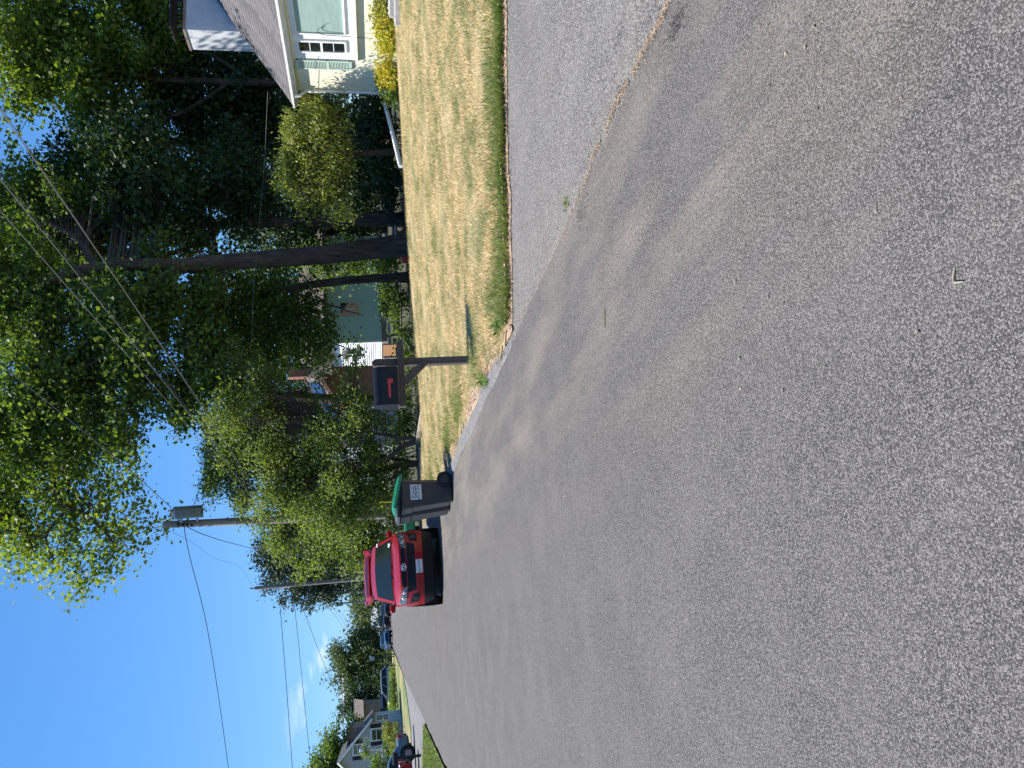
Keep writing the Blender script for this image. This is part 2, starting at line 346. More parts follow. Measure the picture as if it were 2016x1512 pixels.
def ground_sheet():
    xs = np.unique(np.concatenate([np.array([-1500, -600, -250, -120, -60, -30, -15, -8, -3.7, 0, 2.6]), np.linspace(2.8, 16, 45), np.linspace(17, 40, 16), np.array([60, 120, 300, 700, 1500])]))
    ys = np.unique(np.concatenate([np.array([-200, -60, -20, -5]), np.linspace(0, 34, 70), np.linspace(36, 70, 16), np.array([90, 130, 200, 350, 700, 1500, 2500])]))
    X, Y = np.meshgrid(xs, ys); Z = zlawn(X, Y) - .06
    Z = np.where(X < 2.7, -.06, Z); Z = np.where(Y < 7.6-(X-2.8)*.6, np.minimum(Z, .036*np.clip(X-2.75, 0, 30)-.10), Z)
    v = np.stack([X.ravel(), Y.ravel(), Z.ravel()], 1); nx = len(xs); ny = len(ys)
    i = (np.arange(ny-1)[:, None]*nx + np.arange(nx-1)[None]).ravel()
    return npmesh('ground', v, np.stack([i, i+1, i+nx+1, i+nx], 1))
obj('ground', ground_sheet(), M['ground'], smooth=True, kind='structure')

RE = 2.78                                                     # right edge of the road
def wob(t, a=.03): return a*(math.sin(t*2.1)+.6*math.sin(t*5.3+1)+.4*math.sin(t*11.7+2))
rp_ = [(-3.55, -12)] + [(-3.55+wob(y_, .03), y_) for y_ in np.linspace(0, 60, 90)] + [(-2.9, 90), (-2.4, 125), (-2.0, 190), (1.6, 190), (2.75, 90)] + [(RE+wob(y_, .022), y_) for y_ in np.linspace(60, 0, 160)] + [(RE, -12)]
sheet('road', rp_, 0., M['road'], kind='structure')
# driveway on the right, running in from the road edge; the pieces meet along a ragged seam
def zdrive(X, Y): return -.006 + .036*max(X-2.75, 0)
DE0 = Vector((2.88, 7.50)); DE1 = Vector((7.5, 4.5)); 
def edgeY(X): return 7.50 - (X-2.88)*.63 + .035*math.sin(X*3.1) + .02*math.sin(X*9)
dp = [(RE-.18, -12), (RE-.18, 7.9)] + [(x_, edgeY(x_)+.02) for x_ in np.linspace(2.9, 14, 60)] + [(14, -12)]
mbd = MB(); n_ = len(dp); mbd.add([(p[0], p[1], zdrive(*p)) for p in dp], [tuple(range(n_))])
obj('driveway', mbd, M['drive'], kind='structure')
# asphalt lip kerb between road and verge
def kerb():
    mb = MB(); ys = np.linspace(7.55, 60, 120); rows = []
    for y_ in ys:
        w = .17 + .03*math.sin(y_*1.7) + .02*math.sin(y_*4.1); k = min(1, (y_-7.5)/1.5)
        if y_ > 24: w *= .8
        x0 = RE - .03 + wob(y_, .02)
        rows.append([(x0, y_, .003), (x0+.03, y_, .003+.04*k), (x0+w*.9, y_, .004+.055*k), (x0+w*1.1, y_, .012*k)])
    vs = [p for r_ in rows for p in r_]; fs = [(i*4+j, i*4+j+1, i*4+5+j, i*4+4+j) for i in range(len(rows)-1) for j in range(3)]
    return mb.add(vs, fs)
recalc(obj('kerb', kerb(), M['kerb'], kind='structure'))
# bare soil along kerb and driveway edge
def strip(pts_in, pts_out, z):
    mb = MB(); n = len(pts_in)
    mb.add([(p[0], p[1], z(p)) for p in pts_in] + [(p[0], p[1], z(p)) for p in pts_out], [(i, i+1, n+i+1, n+i) for i in range(n-1)]); return mb
ys_ = np.linspace(7.4, 26, 140)
obj('verge_soil', strip([(RE+.06, y_) for y_ in ys_], [(RE+.08+min(1, (y_-7.38)/.7)*(.54+.10*math.sin(y_*1.3)+.07*math.sin(y_*3.7)), y_) for y_ in ys_], lambda p: .024 if p[0] < RE+.1 else zl(p[0], p[1])-.006), M['soil'], kind='structure')
xs_ = np.linspace(2.84, 14, 150)
obj('driveway_edge_soil', strip([(x_, edgeY(x_)-.05-.025*math.sin(x_*5.1)-.02*math.sin(x_*13)) for x_ in xs_], [(x_, edgeY(x_)+.12) for x_ in xs_], lambda p: (zdrive(p[0], 0)+.008 if p[1] < edgeY(p[0]) else zl(p[0], p[1])+.004)), M['soil'], kind='structure')

def inlawn(X, Y):
    X = np.asarray(X); Y = np.asarray(Y)
    e = 7.50-(X-2.88)*.63+.035*np.sin(X*3.1)+.02*np.sin(X*9)
    left = RE+.25+.10*np.sin(Y*1.3)+.07*np.sin(Y*3.7)
    return (Y > e+.02) & (Y < ycrest(X)) & (X > left) & (X < 14.2)
def lawn_sheet():
    nx, ny = 110, 170; v = []; 
    X = np.linspace(2.98, 14.4, nx)
    g = np.zeros((ny, nx, 3))
    for j, x_ in enumerate(X):
        y0 = edgeY(x_)+.03; y1 = float(ycrest(x_)); yy = y0 + (y1-y0)*np.linspace(0, 1, ny)**1.1
        g[:, j, 0] = x_ + (.10*np.sin(yy*1.3)+.07*np.sin(yy*3.7)+.035*np.sin(yy*14.3)+.03*np.sin(yy*27+1)+.02*np.sin(yy*51))*max(0, 1-(x_-2.98)*.6); g[:, j, 1] = yy; g[:, j, 2] = zlawn(g[:, j, 0], yy) + .012*np.sin(x_*2.3+yy*1.1)+.01*np.sin(yy*2.9-x_)
    i = (np.arange(ny-1)[:, None]*nx + np.arange(nx-1)[None]).ravel()
    return npmesh('lawn', g.reshape(-1, 3), np.stack([i, i+1, i+nx+1, i+nx], 1))
obj('lawn', lawn_sheet(), M['drygrass'], smooth=True, kind='structure')

rng = np.random.default_rng(7)
def blades(name, pts, h, w, m, lean=.5, **kw):
    n = len(pts); a = rng.uniform(0, 2*np.pi, n); l = rng.normal(0, lean, (n, 2)); hh = h*rng.uniform(.5, 1.3, n)
    d = np.stack([np.cos(a), np.sin(a), np.zeros(n)], 1)*(w*rng.uniform(.6, 1.4, n))[:, None]*.5
    top = pts + np.stack([l[:, 0]*hh, l[:, 1]*hh, hh], 1)
    v = np.stack([pts-d, pts+d, top], 1).reshape(-1, 3); f = np.arange(3*n).reshape(-1, 3)
    return obj(name, npmesh(name, v, f), m, **kw)
def lawn_points(n, power=1.6):
    out = []
    tot = 0
    while tot < n:
        X = rng.uniform(2.9, 14.2, 200000); Y = rng.uniform(1.5, 26, 200000)
        dist = np.hypot(X, Y); k = inlawn(X, Y) & (rng.random(200000) < np.minimum(1, (7.5/dist)**power)) & (Y > X*.62)
        p = np.stack([X[k], Y[k], zlawn(X[k], Y[k])], 1); out.append(p); tot += len(p)
    return np.concatenate(out)[:n]
pts = lawn_points(210000)
blades('lawn_grass', pts, .045, .010, M['blade'], lean=.8, kind='stuff', label='dry straw coloured grass of the sunny front lawn', category='grass')
# lush strip along the driveway edge and tufts by the kerb
X = rng.uniform(3.0, 11, 60000); off = np.abs(rng.normal(0, .12, 60000)); off = np.where(rng.random(60000) < .3, off*2.6, off*(.7+.4*np.sin(X*2.3)+.25*np.sin(X*7.7)))
Y = np.array([edgeY(x_) for x_ in X]) + .05 + off
dens = .5 + .5*np.sin(X*2.0+1)*np.sin(X*.9)
k = (rng.random(60000) < .12+.75*np.clip(dens, 0, 1)) & (Y > X*.6)
pe = np.stack([X[k], Y[k], zlawn(X[k], Y[k])], 1)
Yk = rng.uniform(7.6, 26, 30000); Xk = RE+.38+.10*np.sin(Yk*1.3)+.07*np.sin(Yk*3.7)+np.abs(rng.normal(0, .38, 30000))
kk = rng.random(30000) < np.clip(.16+.16*np.sin(Yk*.9+2)+.2*np.sin(Yk*2.7)+.15*np.sin(Yk*7.1), .03, .6)
pk = np.stack([Xk[kk], Yk[kk], zlawn(Xk[kk], Yk[kk])], 1)
# broad, faint greener patches out in the lawn
Xc = rng.uniform(3.2, 13.5, 120000); Yc_ = rng.uniform(4, 22, 120000)
fld = np.sin(Xc*.9+1.3*np.sin(Yc_*.55))+np.sin(Yc_*.8-Xc*.5+2)+.6*np.sin(Xc*2.3+Yc_*1.7)
kc = inlawn(Xc, Yc_) & (rng.random(120000) < .05*np.clip(fld-.6, 0, 1.5)) & (Yc_ > Xc*.62)
pc = np.stack([Xc[kc], Yc_[kc], zlawn(Xc[kc], Yc_[kc])], 1)
blades('edge_grass', np.concatenate([pe, pk]), .085, .011, M['greenblade'], lean=.6, kind='stuff', label='lush green grass along the driveway and kerb edges', category='grass')
blades('patch_grass', pc, .055, .010, M['greenblade'], lean=.8, kind='stuff', label='faint greener grass patches within the dry lawn', category='grass')

def scraps(name, pts, size, m, **kw):
    n = len(pts); a = rng.uniform(0, 2*np.pi, n); s = size*rng.uniform(.4, 1.5, n); t = rng.normal(0, .35, (n, 2))
    d1 = np.stack([np.cos(a), np.sin(a), t[:, 0]], 1)*s[:, None]; d2 = np.stack([-np.sin(a), np.cos(a), t[:, 1]], 1)*(s*.45)[:, None]
    p = pts + np.array([0, 0, .006]); v = np.stack([p-d1, p-d2, p+d1, p+d2], 1).reshape(-1, 3)
    v[:, 2] = np.maximum(v[:, 2], np.repeat(pts[:, 2], 4)+.002)
    return obj(name, npmesh(name, v, np.arange(4*n).reshape(-1, 4)), m, **kw)
ysd = np.concatenate([rng.uniform(1.5, 7.4, 2200), rng.normal(4.0, .5, 1300), rng.normal(2.9, .5, 1700)]); ysd = ysd[(np.sin(ysd*9)+np.sin(ysd*23+1) > -1.3) & (ysd < 7.5)]
xsd = np.array([RE+wob(y_, .022) for y_ in ysd]) + rng.normal(0, .016, len(ysd)) + .04*np.exp(-((ysd-4.15)/.10)**2) + np.where(rng.random(len(ysd)) < .12, rng.normal(0, .08, len(ysd)), 0)
scraps('seam_debris', np.stack([xsd, ysd, np.full(len(xsd), .004)+.036*np.clip(xsd-2.75, 0, 1)], 1), .0048, M['litter'], kind='stuff', label='line of tan leaf crumbs along the asphalt seam', category='debris')
for (sx0, sy0), nn_, sg, lab in (((1332, 48), 190, .035, 'dark tar spot on the road side of the seam at the top edge'), ((1225, 72), 70, .024, 'dark tar spot on the driveway right of the seam'), ((1222, 190), 100, .03, 'dark tar spot on the seam itself'), ((1145, 420), 150, .045, 'dark tar spot beside the seam weed')):
    g_ = gnd(sx0, sy0); px_ = rng.normal(g_.x, sg, nn_); py_ = rng.normal(g_.y, sg*2.0, nn_)
    scraps('tar_stain', np.stack([px_, py_, np.full(nn_, .0015)+.036*np.clip(px_-2.75, 0, 1)], 1), .006, M.setdefault('tar', pm('old tar', (.04, .037, .034), .85)), kind='stuff', label=lab, category='stain')
xe = rng.uniform(2.9, 10, 1700); ye = np.array([edgeY(x_) for x_ in xe]) + rng.normal(-.03, .06, 1700)
yk2 = rng.uniform(7.4, 25, 6000); xk2 = RE+.22+.08*np.sin(yk2*1.3)+rng.normal(0, .09, 6000)
pl = np.concatenate([np.stack([xe, ye, np.array([zdrive(a, 0) for a in xe])+.02+np.where(ye > np.array([edgeY(a) for a in xe]), .05, 0)], 1), np.stack([xk2, yk2, .03+.05*np.clip(xk2-2.83, 0, 1)], 1)])
scraps('edge_litter', pl, .014, M['litter'], kind='stuff', label='dry leaf litter where lawn meets driveway and kerb', category='debris')
xr = rng.uniform(-3, 2.7, 260); yr = rng.uniform(1.5, 14, 260); xr = np.where(yr < 4, xr*.3+1.5, xr)
scraps('road_litter', np.stack([xr, yr, np.full(260, .002)], 1), .008, M['litter'], kind='stuff', label='scattered leaf scraps on the open asphalt', category='debris')

def sprig(name, label, p, n, h, m, spread=.5, w=.012, seed=1, wide=False):
    r_ = random.Random(seed); mb = MB(); p = Vector(p)
    for i in range(n):
        a = r_.uniform(0, 6.283); l = h*r_.uniform(.5, 1.2); s = r_.uniform(.1, spread)*2
        d = Vector((math.cos(a), math.sin(a), 0)); q = d.cross(Vector((0, 0, 1)))*w*r_.uniform(.6, 1.3)
        b0 = p + d*r_.uniform(0, .05)
        m1 = b0 + d*l*s*.4 + Vector((0, 0, l*.6)); tip = b0 + d*l*s + Vector((0, 0, l*(1-.4*s)))
        if wide: mb.add([b0, m1+q*1.6, tip, m1-q*1.6], [(0, 1, 2, 3)])
        else: mb.add([b0+q, b0-q, m1-q*.8, m1+q*.8, tip], [(0, 1, 2, 3), (3, 2, 4)])
    o = obj(name, mb, m); o['label'] = label; o['category'] = 'plant'; return o
sprig('grass_tuft', 'green grass tuft growing through the kerb near the mailbox', (2.86, 9.25, .01), 70, .17, M['weed'], .9, .005, 3)
sprig('grass_tuft', 'straw-tipped tuft on the verge soil behind the kerb tuft', (3.0, 9.6, .03), 60, .16, M['greenblade'], .8, .009, 9)
sprig('weed', 'small leafy weed sprouting from the driveway seam', (2.90, 4.95, .004), 22, .03, M['greenblade'], 1., .006, 5, True)
sprig('weed', 'broad-leaved weed at the lawn corner beside the kerb', (3.12, 8.0, .04), 30, .09, M['weed'], .9, .014, 6, True)
def twig(name, label, pts, r, m):
    o = obj(name, MB().tube(pts, r, 6), m); o['label'] = label; o['category'] = 'twig'; return o
g0 = gnd(1885, 548)
twig('twig', 'pale hooked twig lying on the nearest asphalt', [g0+Vector((-.018, -.02, .004)), g0+Vector((-.008, .008, .005)), g0+Vector((.004, .009, .005)), g0+Vector((.028, -.004, .004))], [.0015, .003, .0025, .0015], M['timber'])
g1 = gnd(1728, 411)
twig('twig', 'short straight straw stalk on the asphalt farther right', [g1+Vector((-.02, .0, .003)), g1+Vector((.0, .004, .004)), g1+Vector((.022, -.003, .003))], [.001, .0016, .001], M['timber'])
g2 = gnd(1193, 627)
twig('twig', 'thin green-yellow straw on the silty streak', [g2+Vector((-.05, .03, .005)), g2+Vector((.06, -.02, .005))], .003, M['weed'])

# left side of the street
sheet('left_verge', [(-3.62, 8), (-3.62, 32.0), (-4.2, 33.6), (-5.9, 37), (-9, 41), (-30, 44), (-30, 8)], .03, M['greenmat'] if 'greenmat' in M else M.setdefault('greenmat', pm('green lawn mat', (.085, .125, .035), .95, (.17, .18, .065), .5, 7, bump=(40, 1., .03))), kind='structure')
sheet('left_driveway', [(-3.50, 31.5), (-4.2, 33.4), (-5.9, 36.8), (-9, 40.8), (-30, 43.8), (-30, 60), (-10, 52.5), (-5.8, 49.5), (-4.2, 55), (-3.45, 61)], .004, M['concrete'], kind='structure')
sheet('left_lawn', [(-3.5, 61.3), (-4.3, 55.2), (-5.9, 49.9), (-10, 52.9), (-30, 60.5), (-60, 75), (-60, 135), (-3.2, 135), (-3.1, 92)], .03, M.setdefault('mixmat', pm('patchy lawn mat', (.12, .17, .035), .95, (.30, .24, .12), .16, 5, .44, .58, bump=(20, 1., .04), stretch=(1, .35, 1))), kind='structure')
X = rng.uniform(-9, -3.6, 16000); Y = rng.uniform(20, 36, 16000); k = (Y < 32-(X+3.6)*1.35)
blades('left_verge_grass', np.stack([X[k], Y[k], np.full(k.sum(), .03)], 1), .09, .03, M['greenblade'], lean=.6, kind='stuff', label='green grass of the triangular verge across the street', category='grass')

# ------------------------------------------------------------------ trees
def leaf_mesh(name, c, size, elong, up, droop, seed):
    """c (N,3) leaf centres; one small folded blade per leaf"""
    r_ = np.random.default_rng(seed); n = len(c)
    nrm = r_.normal(0, 1, (n, 3)); nrm[:, 2] = np.abs(nrm[:, 2])*.6 + up; nrm /= np.linalg.norm(nrm, axis=1)[:, None]
    t = r_.normal(0, 1, (n, 3)); t[:, 2] -= droop; t -= nrm*(t*nrm).sum(1)[:, None]; t /= np.linalg.norm(t, axis=1)[:, None]+1e-9
    b = np.cross(nrm, t); s = (size*r_.uniform(.6, 1.35, n))[:, None]
    w = s/elong
    mid = c + t*s*.12 + nrm*s*.10
    v = np.stack([c-t*s*.5, mid+b*w*.5, c+t*s*.5, mid-b*w*.5], 1).reshape(-1, 3)
    return npmesh(name, v, np.arange(4*n).reshape(-1, 4))

def foliage(lobes, size, elong, lai, spread, seed, flat=.6):
    """lobes: (centre, radius, zscale, density) -> leaf centres, spray centres"""
    r_ = np.random.default_rng(seed); out = []; cl = []
    area = size*size/elong*.5
    for c, rad, zs, den in lobes:
        n = int(lai*den*math.pi*rad*rad/area); per = 34
        m = max(4, n//per)
        d = r_.normal(0, 1, (m, 3)); d /= np.linalg.norm(d, axis=1)[:, None]
        rr = rad*(r_.random(m)**.42)*(1+.22*r_.normal(0, 1, m))
        lump = 1+.22*np.sin(d[:, 0]*4+seed+c[0])*np.sin(d[:, 1]*4+c[1])+.18*np.sin(d[:, 2]*5+c[2])
        ns = max(5, int(7*rad*rad)); ns = min(ns, m)
        sub = np.array(c)+d[:ns]*(rr*lump)[:ns, None]*np.array([1, 1, zs])          # boughs
        pickb = r_.integers(0, ns, m); jb = r_.normal(0, 1, (m, 3))*min(.42, .24*rad)*np.array([1, 1, .7])
        cc = sub[pickb]+jb; d = d[:ns][pickb]
        cl.append(cc)
        k = r_.poisson(per, m); idx = np.repeat(np.arange(m), k); q = r_.normal(0, 1, (len(idx), 3))*spread
        q[:, 2] *= flat
        dd = d[idx]; q += dd*(q*dd).sum(1)[:, None]*.4
        out.append(cc[idx]+q)
    return np.concatenate(out), np.concatenate(cl)

def limb_samples(limbs):
    S = []
    for pts, rad in limbs:
        for i in range(len(pts)-1):
            a, b = Vector(pts[i]), Vector(pts[i+1])
            for k in range(4): S.append(list(a.lerp(b, k/4)) + [rad[i]+(rad[i+1]-rad[i])*k/4])
    return np.array(S)

def smooth_path(pts, rad, n=5, jit=0., seed=0):
    r_ = random.Random(seed); P_ = [Vector(p) for p in pts]; out = []; ro = []
    for i in range(len(P_)-1):
        p0 = P_[max(i-1, 0)]; p1 = P_[i]; p2 = P_[i+1]; p3 = P_[min(i+2, len(P_)-1)]
        for k in range(n):
            t = k/n; t2 = t*t; t3 = t2*t
            q = .5*((2*p1)+(p2-p0)*t+(2*p0-5*p1+4*p2-p3)*t2+(3*p1-p0-3*p2+p3)*t3)
            if jit: q = q + Vector((r_.uniform(-1, 1), r_.uniform(-1, 1), 0))*jit
            out.append(q); ro.append(rad[i]+(rad[i+1]-rad[i])*t)
    out.append(P_[-1]); ro.append(rad[-1]); return out, ro

def tree(name, label, base, trunk, limbs, lobes, mat_leaf, size=.15, elong=1.35, lai=2.6, spread=.33, up=.5, droop=.5, seed=1, twigs=.5, cat='tree', bark='bark', flare=1.35, group=None, maxtw=700):
    root = thing(name, label, cat, base, group=group)
    tp, tr = trunk; tp, tr = smooth_path(tp, tr, 5, .012, seed); tr = list(tr)
    for i in range(min(4, len(tr))): tr[i] *= 1+(flare-1)*(1-i/4)**2
    tm = MB(); n = 18; tm.tube(tp, tr, n)
    r_ = random.Random(seed)
    ph = [r_.uniform(0, 6.28) for _ in range(4)]
    for i in range(len(tm.v)):                              # uneven girth
        ring = i//n; k = i % n; c = tp[min(ring, len(tp)-1)]; v = Vector(tm.v[i]); a = 2*math.pi*k/n
        s = 1+.06*math.sin(3*a+ph[0]+ring*.25)+.05*math.sin(5*a+ph[1]-ring*.2)+.04*math.sin(8*a+ph[2]); tm.v[i] = tuple(c+(v-c)*s)
    obj('trunk', tm, M[bark], root, True, smooth=True)
    lm = MB(); LS = [(tp, tr)]
    for pts, rad in limbs:
        q, qr = smooth_path(pts, rad, 4, .03, seed+3); lm.tube(q, qr, 8); LS.append((q, qr))
    if limbs: obj('limbs', lm, M[bark], root, True, smooth=True, kind='stuff')
    lc, sc_ = foliage(lobes, size, elong, lai, spread, seed)
    if twigs:
        S = limb_samples(LS); tw = MB(); pick = np.random.default_rng(seed+5).permutation(len(sc_))[:min(maxtw, int(len(sc_)*twigs))]
        zmin = min(c[0][2]-c[1] for c in lobes)
        for i in pick:
            c = sc_[i]; dlt = S[:, :3]-c; dist = np.linalg.norm(dlt, axis=1)+np.maximum(0, dlt[:, 2])*1.5+np.maximum(0, zmin-S[:, 2])*3
            j = int(np.argmin(dist)); a = Vector(S[j, :3]); b = Vector(c); mid = a.lerp(b, .5)+Vector((r_.uniform(-.15, .15), r_.uniform(-.15, .15), .08*(b-a).length))
            r0 = min(S[j, 3]*.5, .012+.012*(b-a).length); tw.tube([a, mid, b], [r0, r0*.6, .006], 4, False)
        obj('twigs', tw, M['twig'], root, True, kind='stuff')
    obj('crown', leaf_mesh('crown', lc, size, elong, up, droop, seed), M[mat_leaf], root, True)
    return root
def LB(*rows):                                              # (x, y, depth, radius, zscale, density) in photo terms -> world lobes
    return [(P(x, y, D), r, zs, dn) for x, y, D, r, zs, dn in rows]
def PL(rows): return [P(*r) for r in rows]

# big maple behind the lawn: leaning furrowed trunk, limbs spreading towards the street
b1_ = gnd(806, 481, -.03)
D1 = b1_.dot(_h)
t1 = [b1_] + PL([(760, 487, D1), (690, 494, D1), (600, 503, D1), (500, 512, D1), (420, 519, D1), (360, 524, D1)])
l1 = [(PL([(362, 524, D1), (290, 520, D1), (190, 527, D1+.3), (90, 556, D1+.5), (20, 606, D1+.6), (-70, 690, D1+.8)]), [.24, .21, .19, .17, .13, .07]),
      (PL([(380, 522, D1), (330, 540, D1-.4), (270, 585, D1-.6), (170, 620, D1-.4), (70, 640, D1-.2), (-60, 690, D1)]), [.18, .16, .14, .13, .11, .06]),
      (PL([(70, 640, D1-.2), (40, 720, D1), (70, 820, D1+.4), (95, 900, D1+.7), (115, 985, D1+1), (160, 1010, D1+1), (215, 1045, D1+1)]), [.13, .11, .09, .08, .06, .045, .02]),
      (PL([(190, 527, D1+.3), (150, 470, D1+2.5), (60, 420, D1+4.5), (-40, 380, D1+6)]), [.16, .12, .09, .05]),
      (PL([(170, 620, D1-.4), (230, 690, D1-.6), (300, 740, D1-.6), (360, 790, D1-.5)]), [.1, .08, .06, .03]),
      (PL([(430, 518, D1), (400, 590, D1-.3), (380, 650, D1-.5), (350, 700, D1-.6)]), [.12, .09, .06, .03])]
tree('maple_tree', 'tall maple with thick furrowed trunk leaning left behind the lawn', b1_, (t1, [.43, .37, .34, .31, .28, .26, .25]), l1,
     LB((340, 575, D1-.9, .8, .8, .7), (400, 750, D1-.3, 1.1, .8, .9), (440, 820, D1-.2, 1.0, .8, .8), (360, 820, D1-.3, .8, .8, .7), (-10, 560, D1+1, 2.0, .8, 1), (70, 600, D1+1, 1.9, .8, 1), (60, 720, D1, 1.9, .8, 1.1), (170, 700, D1, 1.9, .8, 1.1), (270, 680, D1-.3, 1.7, .8, 1), (330, 770, D1-.5, 1.3, .8, .9),
        (110, 830, D1, 1.7, .8, 1), (220, 800, D1, 1.5, .8, .9), (30, 860, D1+.5, 1.8, .8, 1), (290, 600, D1+.6, 1.8, .8, 1), (390, 610, D1-.2, 1.2, .8, .8), (430, 690, D1-.2, 1.0, .8, .7),
        (160, 480, D1+5, 2.2, .8, 1), (250, 450, D1+5.5, 2.0, .8, 1), (60, 470, D1+5, 2.2, .8, 1), (-30, 400, D1+6, 2.3, .8, 1), (100, 390, D1+6, 1.9, .8, 1), (200, 390, D1+6, 1.8, .8, 1), (330, 420, D1+5.5, 1.5, .8, .9)),
     'leaf', .15, 1.25, 4.4, .27, seed=11)
# the same neighbourhood's street-side limb hanging into the sky over the pole: a second maple with its trunk hidden by the first
D2 = 31.; b1b = P(800, 790, D2); b1b.z = -.03
tree('maple_tree', 'maple with sunlit-toned leaves whose loose branches hang into the sky above the transformer pole', b1b,
     ([b1b, P(600, 782, D2), P(420, 765, D2), P(200, 740, D2), P(60, 760, D2), P(-60, 850, D2)], [.2, .18, .12, .1, .09, .06]),
     [(PL([(60, 760, D2), (90, 870, D2-1.5), (105, 940, D2-2.5), (120, 985, D2-3), (190, 1030, D2-3.3), (230, 1080, D2-3.5)]), [.13, .1, .08, .06, .05, .02]),
      (PL([(10, 800, D2), (30, 930, D2-1), (40, 1020, D2-2), (70, 1090, D2-2.5)]), [.1, .08, .06, .03]),
      (PL([(130, 1000, D2-3), (90, 1060, D2-3), (110, 1110, D2-3)]), [.05, .04, .02])],
     LB((20, 930, D2-1, 2.1, .8, .9), (120, 930, D2-1.5, 1.7, .8, .8), (60, 1020, D2-2, 1.8, .8, .8), (150, 1020, D2-3, 1.5, .8, .6), (215, 965, D2-2.5, 1.0, .8, .5), (240, 1030, D2-3.3, 1.1, .8, .6),
        (140, 1085, D2-3, 1.1, .8, .8), (215, 1095, D2-3.4, 1.0, .8, .7), (50, 1085, D2-2.5, 1.0, .8, .7), (285, 1045, D2-3.4, .8, .8, .6), (270, 970, D2-3, .5, .8, .5), (170, 1140, D2-3, .5, .8, .5), (-30, 990, D2-1.5, 1.9, .8, .9), (10, 1050, D2-2, 1.1, .8, .7), (160, 860, D2, 1.8, .8, .9), (60, 830, D2, 2, .8, .9)),
     'leaf_sunlit', .15, 1.3, 2.0, .27, seed=23)
# thin tree left of the maple
b2_ = gnd(805, 545, -.03); D3 = b2_.dot(_h)+1.2; b2_ = P(803, 545, D3); b2_.z = -.1
tree('slender_tree', 'slender dark trunk in front of the green siding', b2_, ([b2_]+PL([(740, 548, D3), (670, 554, D3), (600, 563, D3), (520, 580, D3), (440, 600, D3), (360, 630, D3)]), [.19, .165, .15, .14, .12, .1, .07]),
     [(PL([(600, 563, D3), (560, 600, D3-.3), (540, 650, D3-.5)]), [.08, .06, .03]), (PL([(560, 572, D3), (620, 590, D3-.6), (680, 610, D3-1), (715, 622, D3-1.1)]), [.05, .04, .025, .01]), (PL([(520, 580, D3), (450, 540, D3+.3), (400, 520, D3+.5)]), [.07, .05, .03]), (PL([(560, 572, D3), (620, 650, D3-.8), (690, 690, D3-1), (720, 700, D3-1)]), [.04, .03, .02, .01])],
     LB((470, 590, D3, 1.5, .8, .9), (390, 640, D3, 1.5, .8, 1), (540, 560, D3+1, 1.2, .8, .8), (600, 600, D3-.6, 1.0, .8, .9), (610, 660, D3-.6, .9, .8, .9), (560, 640, D3-.4, 1.0, .8, .9), (650, 640, D3-1, .35, .8, .5), (520, 640, D3-.3, 1.1, .8, .9), (590, 680, D3-.8, .7, .8, .7), (650, 700, D3-1, .6, .8, .5), (700, 690, D3-1, .45, .8, .6), (460, 680, D3-.3, 1.2, .8, .9), (560, 700, D3-.5, 1, .8, .9)),
     'leaf', .14, 1.3, 3.2, .26, seed=31, flare=1.2)
# trees in the deep shade to the right
def shade_tree(label, px, D, lobes, mat_, seed, rad=.3, lai=2.4, top=(200, 0), size=.17):
    x0, y0 = px; b = P(x0, y0, D); b.z = -.05
    tree('shade_tree', label, b, ([b]+PL([(700, y0+2, D), (560, y0+4, D), (400, y0+4+top[1]*.4, D), (top[0], y0+top[1], D)]), [rad, rad*.9, rad*.8, rad*.65, rad*.35]),
         [(PL([(500, y0+4, D), (420, y0-50, D), (330, y0-90, D+.5)]), [rad*.5, rad*.35, rad*.15]), (PL([(450, y0+4, D), (360, y0+60, D), (260, y0+90, D+.5)]), [rad*.5, rad*.35, rad*.15])],
         LB(*lobes), mat_, size, 1.3, lai*1.25, .32, seed=seed, flare=1.25, maxtw=350)
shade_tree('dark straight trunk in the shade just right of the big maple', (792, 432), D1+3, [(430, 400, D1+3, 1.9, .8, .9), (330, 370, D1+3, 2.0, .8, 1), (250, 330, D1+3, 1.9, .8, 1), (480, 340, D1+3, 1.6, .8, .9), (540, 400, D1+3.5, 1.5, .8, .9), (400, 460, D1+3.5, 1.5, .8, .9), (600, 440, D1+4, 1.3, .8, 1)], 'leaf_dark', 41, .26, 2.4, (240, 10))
shade_tree('tall shaded tree with sunlit top directly above the low house roof', (780, 160), 33, [(60, 100, 32, 2.3, .8, 1.1), (150, 150, 32, 2.2, .8, 1.1), (30, 180, 32, 1.6, .8, .8), (200, 60, 33, 2.2, .8, 1), (90, 20, 33, 2.4, .8, 1), (250, 160, 33, 2.2, .8, 1), (330, 110, 34, 2.0, .8, .9), (180, 210, 32, 1.2, .8, .8), (300, 30, 33, 2.0, .8, 1), (150, -60, 33, 2.3, .8, 1), (250, -60, 33, 2.2, .8, 1)], 'leaf_sunlit', 43, .2, 2.8, (120, -10), .19)
shade_tree('dark tree filling the deep shade between chimney and maple trunks', (785, 270), 35, [(420, 260, 35, 2.3, .8, 1), (500, 200, 35, 2.2, .8, 1), (400, 170, 35, 2.1, .8, .9), (320, 220, 35, 2.2, .8, 1), (560, 280, 35, 2.2, .8, 1), (240, 290, 35, 2.0, .8, 1), (170, 330, 34, 1.8, .8, 1), (480, 310, 35, 2, .8, 1), (480, 120, 35, 2, .8, 1), (400, 80, 36, 2, .8, 1)], 'leaf_dark', 47, .3, 2.6, (200, 10))
